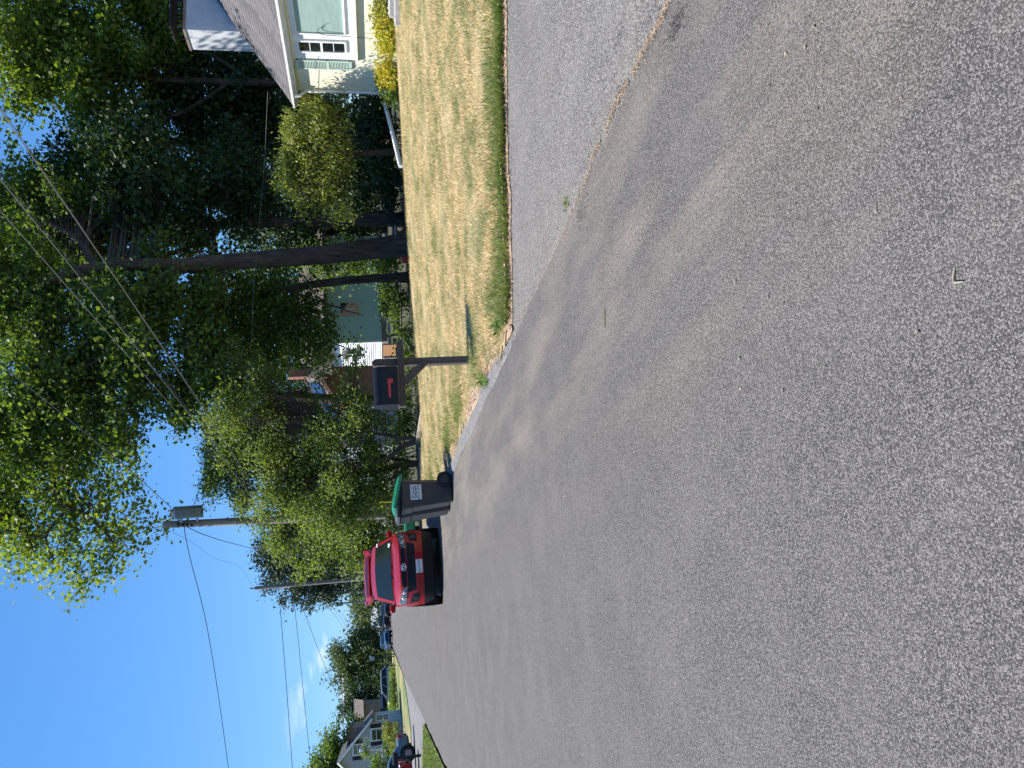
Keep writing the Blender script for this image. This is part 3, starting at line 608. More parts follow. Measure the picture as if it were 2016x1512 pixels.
shade_tree('dark woodland tree farthest back behind the yellow-green tree', (785, 360), 42, [(600, 330, 42, 2.8, .8, 1.1), (600, 230, 42, 2.8, .8, 1.1), (680, 280, 42, 2.6, .8, 1.2), (680, 380, 42, 2.6, .8, 1.2), (500, 400, 43, 2.6, .8, .9), (560, 140, 42, 2.6, .8, 1), (740, 330, 41, 2.2, .6, 1.2), (740, 240, 41, 2.2, .6, 1.2), (660, 480, 43, 2.2, .8, .9), (560, 490, 43, 2.2, .8, .8)], 'leaf_dark', 53, .3, 2.0, (420, 10), .2)
# understorey shrubs in the shade
def shrub(name, label, base, lobes, mat_, size=.1, elong=1.3, lai=2.6, spread=.18, seed=1, stems=6, cat='shrub', group=None, up=.5, droop=.3):
    root = thing(name, label, cat, base, group=group); r_ = random.Random(seed); st = MB(); b = Vector(base)
    for c, rad, zs, dn in lobes:
        for k in range(max(1, stems//len(lobes))):
            q = Vector(c)+Vector((r_.uniform(-.5, .5)*rad, r_.uniform(-.5, .5)*rad, r_.uniform(-.2, .5)*rad*zs)); f_ = Vector((q.x, q.y, b.z)).lerp(b, .5)+Vector((r_.uniform(-.1, .1), r_.uniform(-.1, .1), 0))
            st.tube([f_, f_.lerp(q, .5)+Vector((r_.uniform(-.08, .08), r_.uniform(-.08, .08), .1)), q], [.022, .015, .006], 5, False)
    obj('stems', st, M['twig'], root, True, kind='stuff')
    lc, _ = foliage(lobes, size, elong, lai, spread, seed)
    lc = lc[lc[:, 2] > b.z+.02]
    obj('foliage', leaf_mesh('foliage', lc, size, elong, up, droop, seed), M[mat_], root, True); return root
def px_shrub(name, label, rows, mat_, **kw):
    lb = LB(*rows); x = sum(c[0].x for c in lb)/len(lb); y = sum(c[0].y for c in lb)/len(lb); bz = kw.pop('bz', zl(x, y)-.04)
    return shrub(name, label, (x, y, bz), lb, mat_, **kw)
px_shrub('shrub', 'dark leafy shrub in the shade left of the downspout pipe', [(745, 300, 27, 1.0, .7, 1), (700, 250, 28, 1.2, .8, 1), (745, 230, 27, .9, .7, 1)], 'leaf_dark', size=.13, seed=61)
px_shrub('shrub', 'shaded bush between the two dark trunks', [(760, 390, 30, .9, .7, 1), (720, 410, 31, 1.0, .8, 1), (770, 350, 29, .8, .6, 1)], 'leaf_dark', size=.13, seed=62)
px_shrub('shrub', 'sunlit green bush between big maple trunk and slender trunk', [(700, 515, 32, 1.1, .9, 1), (750, 520, 31, .9, .8, 1), (640, 525, 33, 1.1, .9, .9), (770, 505, 30, .5, .6, 1), (600, 500, 34, 1.2, .9, .8)], 'leaf', size=.13, seed=63)
px_shrub('shrub', 'leafy bush under the green siding house', [(770, 580, 30, .7, .8, 1), (775, 620, 30, .7, .7, 1), (760, 560, 31, .6, .7, 1), (785, 655, 29, .4, .7, 1)], 'leaf', size=.11, seed=64)
px_shrub('shrub', 'bright grass-green bush directly behind the mailbox arm', [(797, 690, 27, .38, .7, 1.2), (800, 740, 27, .42, .7, 1.2), (795, 780, 28, .5, .8, 1.2), (805, 660, 27, .3, .6, 1)], 'leaf_sunlit', size=.09, seed=65)
# yellow-green small tree by the house corner
b5 = P(788, 300, 24.5); b5.z = .1; D5 = 23.5
tree('willowy_tree', 'small yellow-green tree with drooping leaves beside the house corner', b5, ([b5]+PL([(740, 300, D5+.7), (690, 305, D5+.4), (640, 300, D5)]), [.1, .09, .07, .04]),
     [(PL([(700, 305, D5+.4), (650, 350, D5), (610, 390, D5-.2)]), [.05, .04, .02]), (PL([(700, 305, D5+.4), (640, 255, D5), (590, 225, D5-.2)]), [.05, .04, .02])],
     LB((600, 300, D5, 1.05, .8, 1.1), (580, 255, D5, .8, .8, 1), (600, 220, D5+.2, .7, .8, .9), (640, 260, D5-.3, .9, .8, 1), (620, 350, D5-.2, .85, .8, 1), (660, 330, D5-.3, .8, .8, .9), (650, 390, D5, .65, .8, .9), (670, 420, D5, .4, .8, .8), (570, 320, D5, .5, .8, .8), (665, 230, D5+.1, .6, .8, .7), (610, 190, D5+.3, .4, .8, .7), (600, 385, D5, .5, .8, .8)),
     'leaf_yellow', .10, 2.3, 2.4, .16, .1, 1.6, seed=71, flare=1.2, maxtw=260)
# thicket of small trees past the lawn, kerb side
def small_tree(label, px, D, trunks, lobes, mat_, seed, size=.085, lai=3.2, spread=.19):
    b = P(*px, D); b.z = zl(b.x, b.y)-.04
    tr = [[b+Vector((random.Random(seed).uniform(-.05, .05), 0, 0))]+PL(t) for t in trunks]
    tree('small_tree', label, b, (tr[0], [.10, .08, .065, .04][:len(tr[0])]), [(t, [.07, .06, .045, .02][:len(t)]) for t in tr[1:]], LB(*lobes), mat_, size, 1.35, lai, spread, seed=seed, flare=1.1, maxtw=420)
small_tree('leaning two-stemmed small tree left of the mailbox', (830, 866), 25, [[(790, 880, 25), (765, 900, 25), (700, 920, 25)], [(780, 860, 25), (720, 850, 25), (650, 830, 25)]],
           [(650, 865, 25, 1.1, .8, .8), (550, 840, 25.4, 1.2, .8, .8), (480, 830, 25.6, 1.2, .8, .9), (700, 850, 24.6, .9, .8, .8), (600, 790, 25.5, .8, .8, .35), (520, 750, 26, 1.0, .8, .7), (450, 760, 26, 1.1, .8, .9), (670, 800, 25, .6, .8, .4), (740, 820, 24.8, .6, .8, .7), (730, 880, 25, .6, .8, .7), (700, 790, 25.2, .55, .8, .6), (735, 790, 25.2, .4, .8, .5), (690, 735, 25.5, .5, .8, .5), (640, 735, 25.5, .5, .8, .5)], 'leaf_mid', 81)
small_tree('dense small tree with fanning stems right behind the recycling bin', (829, 912), 26, [[(790, 914, 26), (740, 930, 26), (660, 930, 26)], [(800, 920, 26), (760, 950, 26), (700, 980, 26)], [(790, 905, 26), (740, 895, 26), (680, 890, 26)]],
           [(690, 1010, 25.5, .8, .8, .8), (620, 1010, 25.5, .8, .8, .7), (560, 1000, 25.6, .6, .8, .6), (700, 930, 26, 1.1, .8, 1), (620, 920, 26, 1.3, .8, 1), (540, 900, 26.5, 1.3, .8, 1), (460, 900, 27, 1.2, .8, .9), (430, 940, 27, .9, .8, .8), (480, 970, 27, .9, .8, .9), (570, 980, 26, 1.1, .8, 1), (660, 990, 26, 1.1, .8, 1), (740, 960, 25.6, .8, .7, 1), (740, 910, 25.8, .7, .7, .9), (410, 880, 27, .8, .8, .8)], 'leaf_mid', 83)
small_tree('small tree behind the red car with its crown beside the pole', (815, 1040), 29, [[(780, 1040, 29), (720, 1040, 29), (650, 1040, 29)], [(760, 1060, 29), (700, 1080, 29)]],
           [(700, 1040, 29, 1.2, .8, 1), (620, 1040, 29, 1.2, .8, 1), (650, 1080, 29, .8, .8, 1), (560, 1035, 29.5, .9, .8, .9), (720, 1090, 29, .9, .8, 1), (570, 1075, 29.5, .8, .8, .8), (510, 1030, 29, .45, .8, .7), (610, 1100, 29.5, .4, .8, .8), (740, 1050, 28.6, .7, .8, 1)], 'leaf_mid', 85, .10)
px_shrub('shrub', 'low sunlit shrub at the timber border left of the leaning tree', [(790, 850, 26.5, .6, .8, 1), (800, 810, 26.5, .5, .8, 1), (780, 900, 27, .6, .8, 1), (800, 930, 26, .4, .8, 1)], 'leaf_sunlit', size=.08, seed=66)
px_shrub('shrub', 'tangled dark shrub behind the bins', [(780, 970, 27, .7, .8, 1), (770, 1020, 27, .7, .8, 1), (750, 990, 28, .8, .8, 1)], 'leaf_dark', size=.09, seed=67)
# dark pine behind the solar-panelled roof
def conifer(name, label, base, height, radius, seed, size=.25, n=26000, mat_='needle'):
    root = thing(name, label, 'tree', base); b = Vector(base)
    obj('trunk', MB().tube([b, b+Vector((0, 0, height*.5)), b+Vector((0, 0, height*.97))], [radius*.07, radius*.05, .02], 10), M['bark'], root, True, smooth=True)
    r_ = np.random.default_rng(seed); rr = random.Random(seed); br = MB(); pts = []
    nb = 170
    for i in range(nb):
        t = (i+.5)/nb; z = height*(.1+.88*t); a = i*2.4+rr.uniform(-.3, .3); Lb = radius*(1-t)**.75*rr.uniform(.75, 1.15)+.15
        d = Vector((math.cos(a), math.sin(a), 0)); p0 = b+Vector((0, 0, z)); p1 = p0+d*Lb*.6+Vector((0, 0, -.10*Lb)); p2 = p0+d*Lb+Vector((0, 0, -.06*Lb))
        br.tube([p0, p1, p2], [.04, .025, .008], 4, False)
        m = int(n/nb*(.35+1.3*(1-t)))
        s = r_.random(m)**.7; q = np.array(p0)[None]*(1-s)[:, None]+np.array(p2)[None]*s[:, None]; q[:, 2] += -.10*Lb*np.sin(s*3.14)
        side = np.array([-d.y, d.x, 0]); q += side*(r_.normal(0, .22, m)*Lb*(1.05-s)*.9)[:, None]; q[:, 2] += r_.normal(-.06, .09, m); pts.append(q)
    obj('branches', br, M['twig'], root, True, kind='stuff')
    obj('crown', leaf_mesh('crown', np.concatenate(pts), size, 2.6, .4, .4, seed), M[mat_], root, True); return root
pb = P(760, 800, 52); conifer('pine_tree', 'dark pine rising behind the brown house roof', (pb.x, pb.y, -.1), 9.5, 3.2, 91, .26, 22000)
pb = P(765, 1115, 64); pb.z = -.1
tree('dark_tree', 'dark blue-green tree standing against the sky beside the second pole', pb, ([pb, P(690, 1118, 64), P(600, 1116, 64), P(530, 1112, 64)], [.3, .26, .18, .06]), [(PL([(640, 1117, 64), (600, 1160, 63.5), (585, 1180, 63)]), [.12, .08, .03]), (PL([(640, 1117, 64), (580, 1085, 64), (540, 1080, 64)]), [.12, .08, .03])], LB((525, 1100, 64, 1.3, .9, .9), (550, 1080, 64, 1.5, .9, 1), (565, 1125, 64, 1.8, .9, 1), (600, 1090, 64, 1.8, .9, 1), (620, 1135, 63.5, 1.9, .9, 1), (585, 1165, 63.5, 1.2, .9, .9), (655, 1160, 63.5, 1.3, .9, .9), (640, 1100, 64, 2, .9, 1), (530, 1140, 64, .8, .9, .8), (555, 1182, 63.5, .5, .9, .8), (665, 1120, 64, 1.8, .9, 1), (600, 1190, 63.5, .4, .9, .7), (520, 1070, 64, .5, .8, .7), (630, 1178, 63.5, .6, .9, .8)), 'needle', .27, 2.0, 4.2, .34, seed=93, up=.3, droop=.8, maxtw=160)
for i, (lab, px, D, lb) in enumerate([
    ('background tree behind the green house roof', (770, 610), 60, [(560, 600, 60, 2.6, .9, 1), (500, 560, 60, 2.6, .9, 1), (520, 650, 60, 2.6, .9, 1), (440, 600, 61, 2.4, .9, .8), (600, 540, 60, 2.4, .9, 1), (640, 560, 58, 2.2, .9, 1)]),
    ('background tree behind the brick house', (770, 730), 64, [(560, 720, 64, 2.8, .9, 1), (480, 740, 64, 2.6, .9, .9), (620, 760, 62, 2.6, .9, 1), (600, 690, 64, 2.4, .9, .9), (540, 800, 64, 2.6, .9, 1)]),
    ('background tree behind the dense small trees', (770, 880), 60, [(560, 880, 60, 2.6, .9, 1), (640, 880, 60, 2.8, .9, 1), (500, 900, 60, 2.0, .9, .9), (620, 950, 60, 2.6, .9, 1), (700, 920, 58, 2.6, .9, 1), (700, 830, 58, 2.2, .9, 1)]),
    ('background tree behind the pole and red car', (770, 1010), 62, [(640, 1010, 62, 2.6, .9, 1), (580, 990, 62, 2.0, .9, .9), (700, 1010, 60, 2.6, .9, 1), (680, 1060, 62, 2.4, .9, 1), (720, 1100, 64, 2.2, .9, 1)]),
    ('background tree in the gap right of the big maple trunk', (770, 450), 55, [(560, 460, 55, 2.6, .9, .9), (640, 440, 55, 2.6, .9, 1), (480, 440, 55, 2.4, .9, .8), (700, 480, 54, 2.2, .9, 1), (700, 400, 54, 2.2, .9, 1)])]):
    b = P(*px, D); b.z = -.1; top = P(470, px[1], D)
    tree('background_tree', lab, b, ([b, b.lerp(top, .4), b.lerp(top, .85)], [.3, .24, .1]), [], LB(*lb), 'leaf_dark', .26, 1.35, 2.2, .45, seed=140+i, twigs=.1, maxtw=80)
# broad trees farther down the street
def far_tree(label, px, D, lobes, mat_='leaf_far', seed=1, size=.3, lai=5., spread=.42, group=None):
    b = P(*px, D); b.z = -.05
    top = P(min(l[0] for l in lobes)+20, px[1], D)
    tree('street_tree', label, b, ([b, b.lerp(top, .35), b.lerp(top, .8)], [.3, .24, .1]), [(PL([(px[0]-25, px[1], D), (l[0], l[1], l[2])]), [.15, .05]) for l in lobes[:3]], LB(*lobes), mat_, size, 1.35, lai, spread, seed=seed, twigs=.15, group=group, maxtw=90)
far_tree('broad rounded green tree over the silver van across the street', (770, 1300), 124, [(735, 1300, 124, 3.50, 0.9, 1.0), (700, 1290, 124, 3.64, 0.9, 1.0), (680, 1320, 124, 2.80, 0.9, 1.0), (735, 1260, 123, 2.66, 0.9, 1.0), (705, 1255, 124, 2.24, 0.9, 0.9), (730, 1345, 124, 2.80, 0.9, 1.0), (690, 1350, 124, 2.10, 0.9, 0.9), (668, 1295, 124, 1.68, 0.9, 0.8), (748, 1290, 122, 1.7, 0.7, 1.0), (750, 1330, 123, 1.7, 0.7, 1.0)], seed=101, size=.38, spread=.6, lai=5)
far_tree('dark tree between the rounded tree and the brown house', (765, 1385), 105, [(690, 1388, 105, 1.9, .9, 1), (710, 1375, 105, 1.8, .9, 1), (705, 1403, 105, 1.7, .9, 1), (735, 1385, 105, 1.6, .9, 1)], 'leaf_dark', 103)
far_tree('large leafy tree behind the grey gabled house', (765, 1490), 88, [(665, 1475, 88, 2.2, .9, 1), (645, 1500, 88, 2.2, .9, 1), (690, 1450, 88, 1.8, .9, 1), (680, 1500, 88, 2.3, .9, 1), (640, 1530, 88, 2.3, .9, 1), (710, 1440, 88, 1.5, .9, 1), (720, 1480, 88, 2, .9, 1)], 'leaf', 105, .28)
for i, (lab, px, D, lb) in enumerate([
    ('hazy far tree just left of the third pole', (765, 1195), 170, [(725, 1192, 170, 3.2, .9, 1), (705, 1200, 170, 2.4, .9, .9), (740, 1185, 170, 3, .9, 1)]),
    ('hazy far tree above the dark parked pickup', (765, 1215), 185, [(725, 1215, 185, 3.2, .9, 1), (712, 1208, 185, 2.6, .9, 1), (745, 1215, 185, 3, .9, 1)]),
    ('hazy far tree at the bend of the street', (765, 1240), 190, [(735, 1238, 190, 3.2, .9, 1), (722, 1232, 190, 2.4, .9, 1), (750, 1240, 190, 2.6, .9, 1)]),
    ('dark far tree half hidden by the open tailgate', (765, 1168), 130, [(728, 1168, 130, 3.0, .9, 1), (705, 1175, 130, 2.0, .9, 1), (740, 1150, 130, 3, .9, 1), (705, 1150, 125, 2.0, .9, 1)])]):
    far_tree(lab, px, D, lb, 'leaf_far', 110+i, .5, 4.6, .7)
px_shrub('shrub', 'round green garden shrub in front of the grey house', [(745, 1490, 60, .9, .9, 1), (752, 1515, 60, 1.0, .9, 1), (760, 1475, 59, .6, .8, 1), (735, 1510, 61, .7, .9, 1)], 'leaf', size=.16, seed=121, bz=-.02)
px_shrub('hedge', 'low clipped hedge along the lawn across the street', [(772, y_, 76+(1440-y_)*.12, .42, .8, 1.1) for y_ in range(1312, 1446, 7)], 'leaf_sunlit', size=.15, seed=122, bz=-.02, cat='hedge', stems=20)
px_shrub('ornamental_grass', 'feathery pale green grasses below the grey house windows', [(764, 1430, 66, .6, .9, 1), (764, 1445, 65, .7, .9, 1), (765, 1460, 65, .7, .9, 1)], 'leaf_yellow', size=.22, elong=4, seed=123, bz=-.02, cat='grass', droop=-1)
px_shrub('shrub', 'small yellow-green flowerbed plants by the mailbox post across the street', [(777, 1430, 60, .35, .8, 1), (777, 1450, 59, .4, .8, 1), (778, 1470, 58, .4, .8, 1)], 'leaf_yellow', size=.12, seed=124, bz=-.02)
px_shrub('shrub', 'small dark shrubs beside the far blue car', [(764, 1276, 110, .8, .8, 1), (764, 1290, 108, .7, .8, 1)], 'leaf_far', size=.2, seed=125, bz=-.05)

# ------------------------------------------------------------------ low house on the right
HX = 15.2; HC = 19.62; HZ0 = .2; EZ = 3.3
house = thing('ranch_house', 'cream stucco house with grey shingle roof and whitewashed chimney at the upper right', 'house', (HX, HC, HZ0))
HY1 = 4.0; HXB = 24.4; RX = (HX+HXB)/2; SL = .60
def hp(name, mb, m, parent=None, **kw): return obj(name, mb, m, parent or house, True, **kw)
hp('front_wall', MB().box((HX+.1, (HY1+HC)/2, (HZ0+EZ)/2+.05), (.2, HC-HY1, EZ-HZ0+.1)), M['cream'])
gz = EZ+SL*(RX-HX)
hp('gable_wall', MB().prism([(HX+.2, HC-.2, HZ0), (HXB, HC-.2, HZ0), (HXB, HC-.2, EZ+.1), (RX, HC-.2, gz+.1), (HX+.2, HC-.2, EZ+.2)], (0, .2, 0)), M['cream'])
hp('rear_wall', MB().box((HXB-.1, (HY1+HC)/2, 1.7), (.2, HC-HY1-.5, 3.1)), M['cream'])
# roof slopes with stepped courses
OH = .15; RK = .42
rfx0 = HX-OH; rz0 = EZ-SL*OH+.10
deck = MB().prism([(rfx0, HC+RK, rz0), (RX, HC+RK, gz+.10), (HXB+OH, HC+RK, rz0), (HXB+OH, HC+RK, rz0+.10), (RX, HC+RK, gz+.2), (rfx0, HC+RK, rz0+.10)], (0, -(HC+RK-HY1+.3), 0))
roof = hp('roof', deck, M['shingle'])
ncs = 34; sl_len = (RX-rfx0); rr_ = random.Random(5)
for i in range(ncs):                                          # overlapping shingle courses on the street side
    x0 = rfx0-.02+sl_len*i/ncs; x1 = rfx0+sl_len*(i+1.12)/ncs; za = rz0+.10+SL*(x0-rfx0)+.016; zb = rz0+.10+SL*(x1-rfx0)+.004
    mb = MB(); y_ = HC+RK+.02
    while y_ > 9.5:
        w = rr_.uniform(.22, .36); dz = rr_.uniform(0, .008)
        mb.add([(x0, y_, za+dz), (x0, y_-w+.008, za+dz), (x1, y_-w+.008, zb), (x1, y_, zb), (x0, y_, za-.012), (x0, y_-w+.008, za-.012)], [(0, 1, 2, 3), (4, 5, 1, 0)]); y_ -= w
    obj('shingle_course', mb, M['shingle'], roof, kind='stuff')
hp('eave_fascia', MB().box((rfx0-.02, (HY1+HC+RK)/2, rz0+.02), (.04, HC+RK-HY1, .17)), M['white'])
gut = MB(); prof = [(-.02, .06), (-.12, .06), (-.12, .0), (-.08, -.055), (-.02, -.055)]
gut.prism([(rfx0-.02+a, HC+RK-.02, rz0+.05+b) for a, b in prof], (0, -(HC+RK-HY1), 0)); hp('gutter', gut, M['white'])
hp('soffit', MB().box(((rfx0+HX)/2, (HY1+HC)/2, rz0-.07), (OH-.01, HC-HY1+RK, .03)), M['soffit'])
rk = MB().prism([(rfx0, HC+RK+.012, rz0-.04), (RX, HC+RK+.012, gz-.04), (RX, HC+RK+.012, gz+.11), (rfx0, HC+RK+.012, rz0+.11)], (0, .03, 0)); hp('rake_board', rk, M['white'])
# downspout with elbow
ds = MB(); ty = HC-.07
ds.tube([(rfx0-.08, ty, rz0), (rfx0-.06, ty, rz0-.14), (rfx0+.12, ty, rz0-.34), (HX-.045, ty, rz0-.42), (HX-.045, ty, rz0-.7), (HX-.045, ty, HZ0+.3)], .048, 8); hp('downspout', ds, M['white'])
# windows: picture window, narrow double-hung light, shutter
def wyz(x, y): p = atX(x, y, HX); return p.y, p.z
yL, zT = wyz(581, 113); _, zB = wyz(700, 111); yR = yL-3.1
y_s0, _ = wyz(600, 99); y_s1, _ = wyz(600, 78); y_b0, _ = wyz(600, 63); _, zt2 = wyz(587, 90); _, zb2 = wyz(680, 90); _, zm2 = wyz(633, 90)
wn = hp('window', MB().box((HX+.01, (yL+yR)/2, (zB+zT)/2), (.05, yL-yR, zT-zB)), M['white'])
def wp(name, y0, y1, z0, z1, m, t=.02, x=HX-.02): return obj(name, MB().box((x, (y0+y1)/2, (z0+z1)/2), (t, abs(y1-y0), abs(z1-z0))), m, wn)
def wframe(y0, y1, z0, z1, w=.05):
    fm = MB(); xx = HX-.035
    for a in ((y0+w/2, y0-w/2, z0, z1), (y1+w/2, y1-w/2, z0, z1)): fm.box((xx, (a[0]+a[1])/2, (a[2]+a[3])/2), (.06, abs(a[0]-a[1]), a[3]-a[2]+w))
    for zz in (z0, z1): fm.box((xx-.002, (y0+y1)/2, zz), (.06, abs(y1-y0), w))
    obj('frame', fm, M['white'], wn)
wp('pane', y_b0, y_b0-1.75, zb2, zt2, M['blind']); wframe(y_b0, y_b0-1.75, zb2, zt2)
wp('pane', y_s0, y_s1, zm2+.02, zt2, M['glass']); wp('pane', y_s0, y_s1, zb2, zm2-.02, M['glass']); wframe(y_s0, y_s1, zb2, zt2)
wp('mullion', y_s0, y_s1, zm2-.03, zm2+.03, M['white'], .05, HX-.03)
for zz in ((zt2+zm2)/2, (zb2+zm2)/2): wp('muntin', y_s0, y_s1, zz-.01, zz+.01, M['white'], .03, HX-.026)
wp('sill', yL+.05, yR-.05, zB-.06, zB, M['white'], .14, HX-.05)
wp('head_trim', yL+.05, yR-.05, zT, zT+.07, M['white'], .08, HX-.02)
ysA, zsT = wyz(583, 132); ysB, _ = wyz(583, 114.5); _, zsB = wyz(693, 122)
sh = hp('shutter', MB().box((HX-.02, (ysA+ysB)/2, (zsT+zsB)/2), (.03, ysA-ysB, zsT-zsB)), M['shutter'])
shf = MB()
for y_ in (ysA-.025, ysB+.025): shf.box((HX-.045, y_, (zsT+zsB)/2), (.03, .05, zsT-zsB))
for z_ in (zsB+.05, (zsB+zsT)/2-.1, zsT-.05): shf.box((HX-.046, (ysA+ysB)/2, z_), (.03, ysA-ysB, .08))
obj('shutter_frame', shf, M['shutter'], sh)
lv = MB(); z_ = zsB+.12
while z_ < zsT-.1:
    lv.box((HX-.042, (ysA+ysB)/2, z_), (.035, ysA-ysB-.1, .008), Matrix.Rotation(math.radians(-35), 3, 'Y')); z_ += .042
obj('louvres', lv, M['shutter'], sh, kind='stuff')
# chimney outside the gable end
cx0 = 17.75; cy0 = HC+.60; cw = 2.0; cd = .85; cz = 6.55
ch = hp('chimney', MB().box((cx0+cw/2, cy0+cd/2, cz/2), (cw, cd, cz)), M['whitebrick'])
obj('chimney_cap', MB().box((cx0+cw/2, cy0+cd/2, cz+.035), (cw+.06, cd+.06, .07)), M['browncladding'], ch)
cg = MB()
for a in np.linspace(0, 1, 6): 
    for b in (0, 1): cg.box((cx0+.25+a*(cw-.5), cy0+.15+b*(cd-.3), cz+.27), (.03, .03, .34))
cg.box((cx0+cw/2, cy0+cd/2, cz+.46), (cw-.3, cd-.1, .04)); obj('spark_guard', cg, M['rubber'], ch)
# thin cable hanging down the wall, coiled end
pc_ = [atX(664, y_, HX-.12) for y_ in (0,)]
cab = [atX(x_, y_, HX-.10) for x_, y_ in ((640, 52), (630, 55), (625, 62), (635, 68), (655, 70), (700, 73), (735, 76))]
hp('hanging_cable', MB().tube(smooth_path(cab, [.008]*7, 3)[0], .008, 5), M['wire'])
# golden shrubs under the window
def gold(label, px, r, seed, mat_='leaf_gold'):
    x_, y_ = px; p = atX(x_, y_, HX-.75); z0 = zl(p.x, p.y)-.03
    shrub('shrub', label, (p.x, p.y, z0), [(p, r, .75, 1), (p+Vector((-.1, -.35, -.12)), r*.85, .75, 1), (p+Vector((.05, .3, -.1)), r*.8, .75, 1), (p+Vector((-.12, 0, -.32)), r*.8, .7, .8)], mat_, .085, 2.4, 2.3, .10, seed, 14, up=.3, droop=-.2)
gold('golden-leaved shrub under the narrow window beside the shutter', (752, 138), .33, 131)
gold('golden-leaved shrub under the picture window edge', (752, 88), .36, 132)
gold('golden-leaved shrub farthest right with pale green tips', (750, 40), .36, 133)
gold('green-gold shrub cut by the top edge of the frame', (748, -5), .36, 134, 'leaf_yellow')
p_ = atX(752, 172, HX-.6); shrub('shrub', 'dark green rounded shrub at the house corner', (p_.x, p_.y, .3), [(p_, .34, .9, 1.1), (p_+Vector((0, .1, -.3)), .36, .8, 1.1), (p_+Vector((-.1, -.2, -.3)), .3, .8, 1)], 'leaf', .08, 1.5, 2.6, .1, 135, 10)
# drain pipe running along the ground from the corner, stone step
dpz = [atX(758, 204, HX-.5), P(773, 262, 22.5), P(789, 328, 22.0)]
o = obj('drain_pipe', MB().tube(dpz, .065, 10), M['white'], smooth=True, sharp=40); o['label'] = 'white drain pipe running along the ground from the house corner'; o['category'] = 'pipe'
st = thing('stone_step', 'pale stone step at the lawn edge under the rightmost shrub', 'step', (0, 0, 0))
ps = onyard(787, 5); stp = MB().box((ps.x+.25, ps.y, ps.z+.10), (.5, .9, .26), .6, .02); obj('tread', stp, M['stone'], st, True)
obj('riser', MB().box((ps.x+.05, ps.y+.1, ps.z+.02), (.4, .8, .2), .6, .02), M['stone'], st, True)
# red object and garden bits beside the big trunk
pr = P(795, 508, 27); o = obj('garden_toy', MB().box((pr.x, pr.y, pr.z-.05), (.32, .3, .22), .4, .05).tube([(pr.x-.1, pr.y, pr.z+.05), (pr.x, pr.y, pr.z+.2), (pr.x+.1, pr.y, pr.z+.05)], .02, 6), M['red_plastic']); o['label'] = 'small red garden tub beside the maple trunk'; o['category'] = 'tub'
pr = P(782, 458, 27); bb = thing('bird_bath', 'pale stone bird bath in front of the maple trunk', 'bird bath', (pr.x, pr.y, zl(pr.x, pr.y)))
def lathe(prof, n=20):
    mb = MB(); vs = [(r_*math.cos(2*math.pi*k/n), r_*math.sin(2*math.pi*k/n), z_) for r_, z_ in prof for k in range(n)]
    return mb.add(vs, [(i*n+k, i*n+(k+1) % n, (i+1)*n+(k+1) % n, (i+1)*n+k) for i in range(len(prof)-1) for k in range(n)])
obj('pedestal', lathe([(.16, 0), (.15, .05), (.07, .1), (.06, .3), (.1, .36)]), M['stone'], bb, smooth=True)
obj('basin', lathe([(.02, .34), (.14, .36), (.25, .43), (.27, .45), (.25, .46), (.1, .40), (0, .40)]), M['stone'], bb, smooth=True)

# ------------------------------------------------------------------ neighbour houses behind the trees
A0 = P(752, 671, 40); gx, gy, gzb = A0.x, A0.y, A0.z
gh = thing('green_house', 'raised cottage with sage green and white siding behind the slender trunk', 'house', (gx, gy, 0))
gtop = gzb+2.75; exp_ = .115
def ghp(name, mb, m, parent=None, **kw): return obj(name, mb, m, parent or gh, True, **kw)
ghp('wall', MB().box((gx+3, gy+1.9, (gzb+gtop)/2), (6, 3.7, gtop-gzb)), M['greensiding'])
def lap(n, p0, dx, L_, m, normal):
    z_ = gzb
    me = None
    while z_ < gtop-.02:
        if me is None:
            t = Vector(dx); nn = Vector(normal); mb = MB()
            mb.add([nn*.055, nn*.055+t*L_, nn*.016+t*L_+Vector((0, 0, exp_)), nn*.016+Vector((0, 0, exp_)), nn*.004, nn*.004+t*L_], [(0, 1, 2, 3), (4, 5, 1, 0)]); me = mb.mesh('siding_board'); me.materials.append(m)
        o = obj('siding_board', me, None, gh, True); o.location = (p0[0], p0[1], z_); z_ += exp_
lap(1, (gx, gy+.05), (1, 0, 0), 6, M['greensiding'], (0, -1, 0))
lap(1, (gx, gy+.05), (0, 1, 0), 3.7, M['whitesiding'], (-1, 0, 0))
ghp('corner_board', MB().box((gx-.02, gy+.02, (gzb+gtop)/2), (.12, .12, gtop-gzb)), M['whitesiding'])
ghp('rim_beam', MB().box((gx+3, gy+.05, gzb-.14), (6.1, .2, .28)), M['cedar'] if False else M['browncladding'])
for k in range(4): ghp('post', MB().box((gx+.3+k*1.85, gy+.1, gzb-.65), (.14, .14, .8)), M['browncladding'])
wq0 = atY(670, 587+13, gy); wq1 = atY(707, 620, gy); 
gw = ghp('window', MB().box((((wq0.x+wq1.x)/2), gy, (wq0.z+wq1.z)/2), (abs(wq0.x-wq1.x)+.34, .08, abs(wq0.z-wq1.z)+.2)), M['greensiding'])
obj('pane', MB().box((((wq0.x+wq1.x)/2), gy-.04, (wq0.z+wq1.z)/2), (abs(wq0.x-wq1.x)+.16, .03, abs(wq0.z-wq1.z))), M['glass'], gw)
obj('muntin', MB().box((((wq0.x+wq1.x)/2), gy-.06, (wq0.z+wq1.z)/2+.1), (.04, .03, abs(wq0.z-wq1.z)*.8)), M['whitesiding'], gw)
wa = atX(675, 690, gx); wb_ = atX(712, 705, gx)
sw = ghp('window', MB().box((gx-.03, wa.y+.35, (wa.z+wb_.z)/2), (.08, 1.15, abs(wa.z-wb_.z)+.2)), M['whitesiding'])
obj('pane', MB().box((gx-.07, wa.y+.35, (wa.z+wb_.z)/2), (.03, .95, abs(wa.z-wb_.z))), M['glass'], sw)
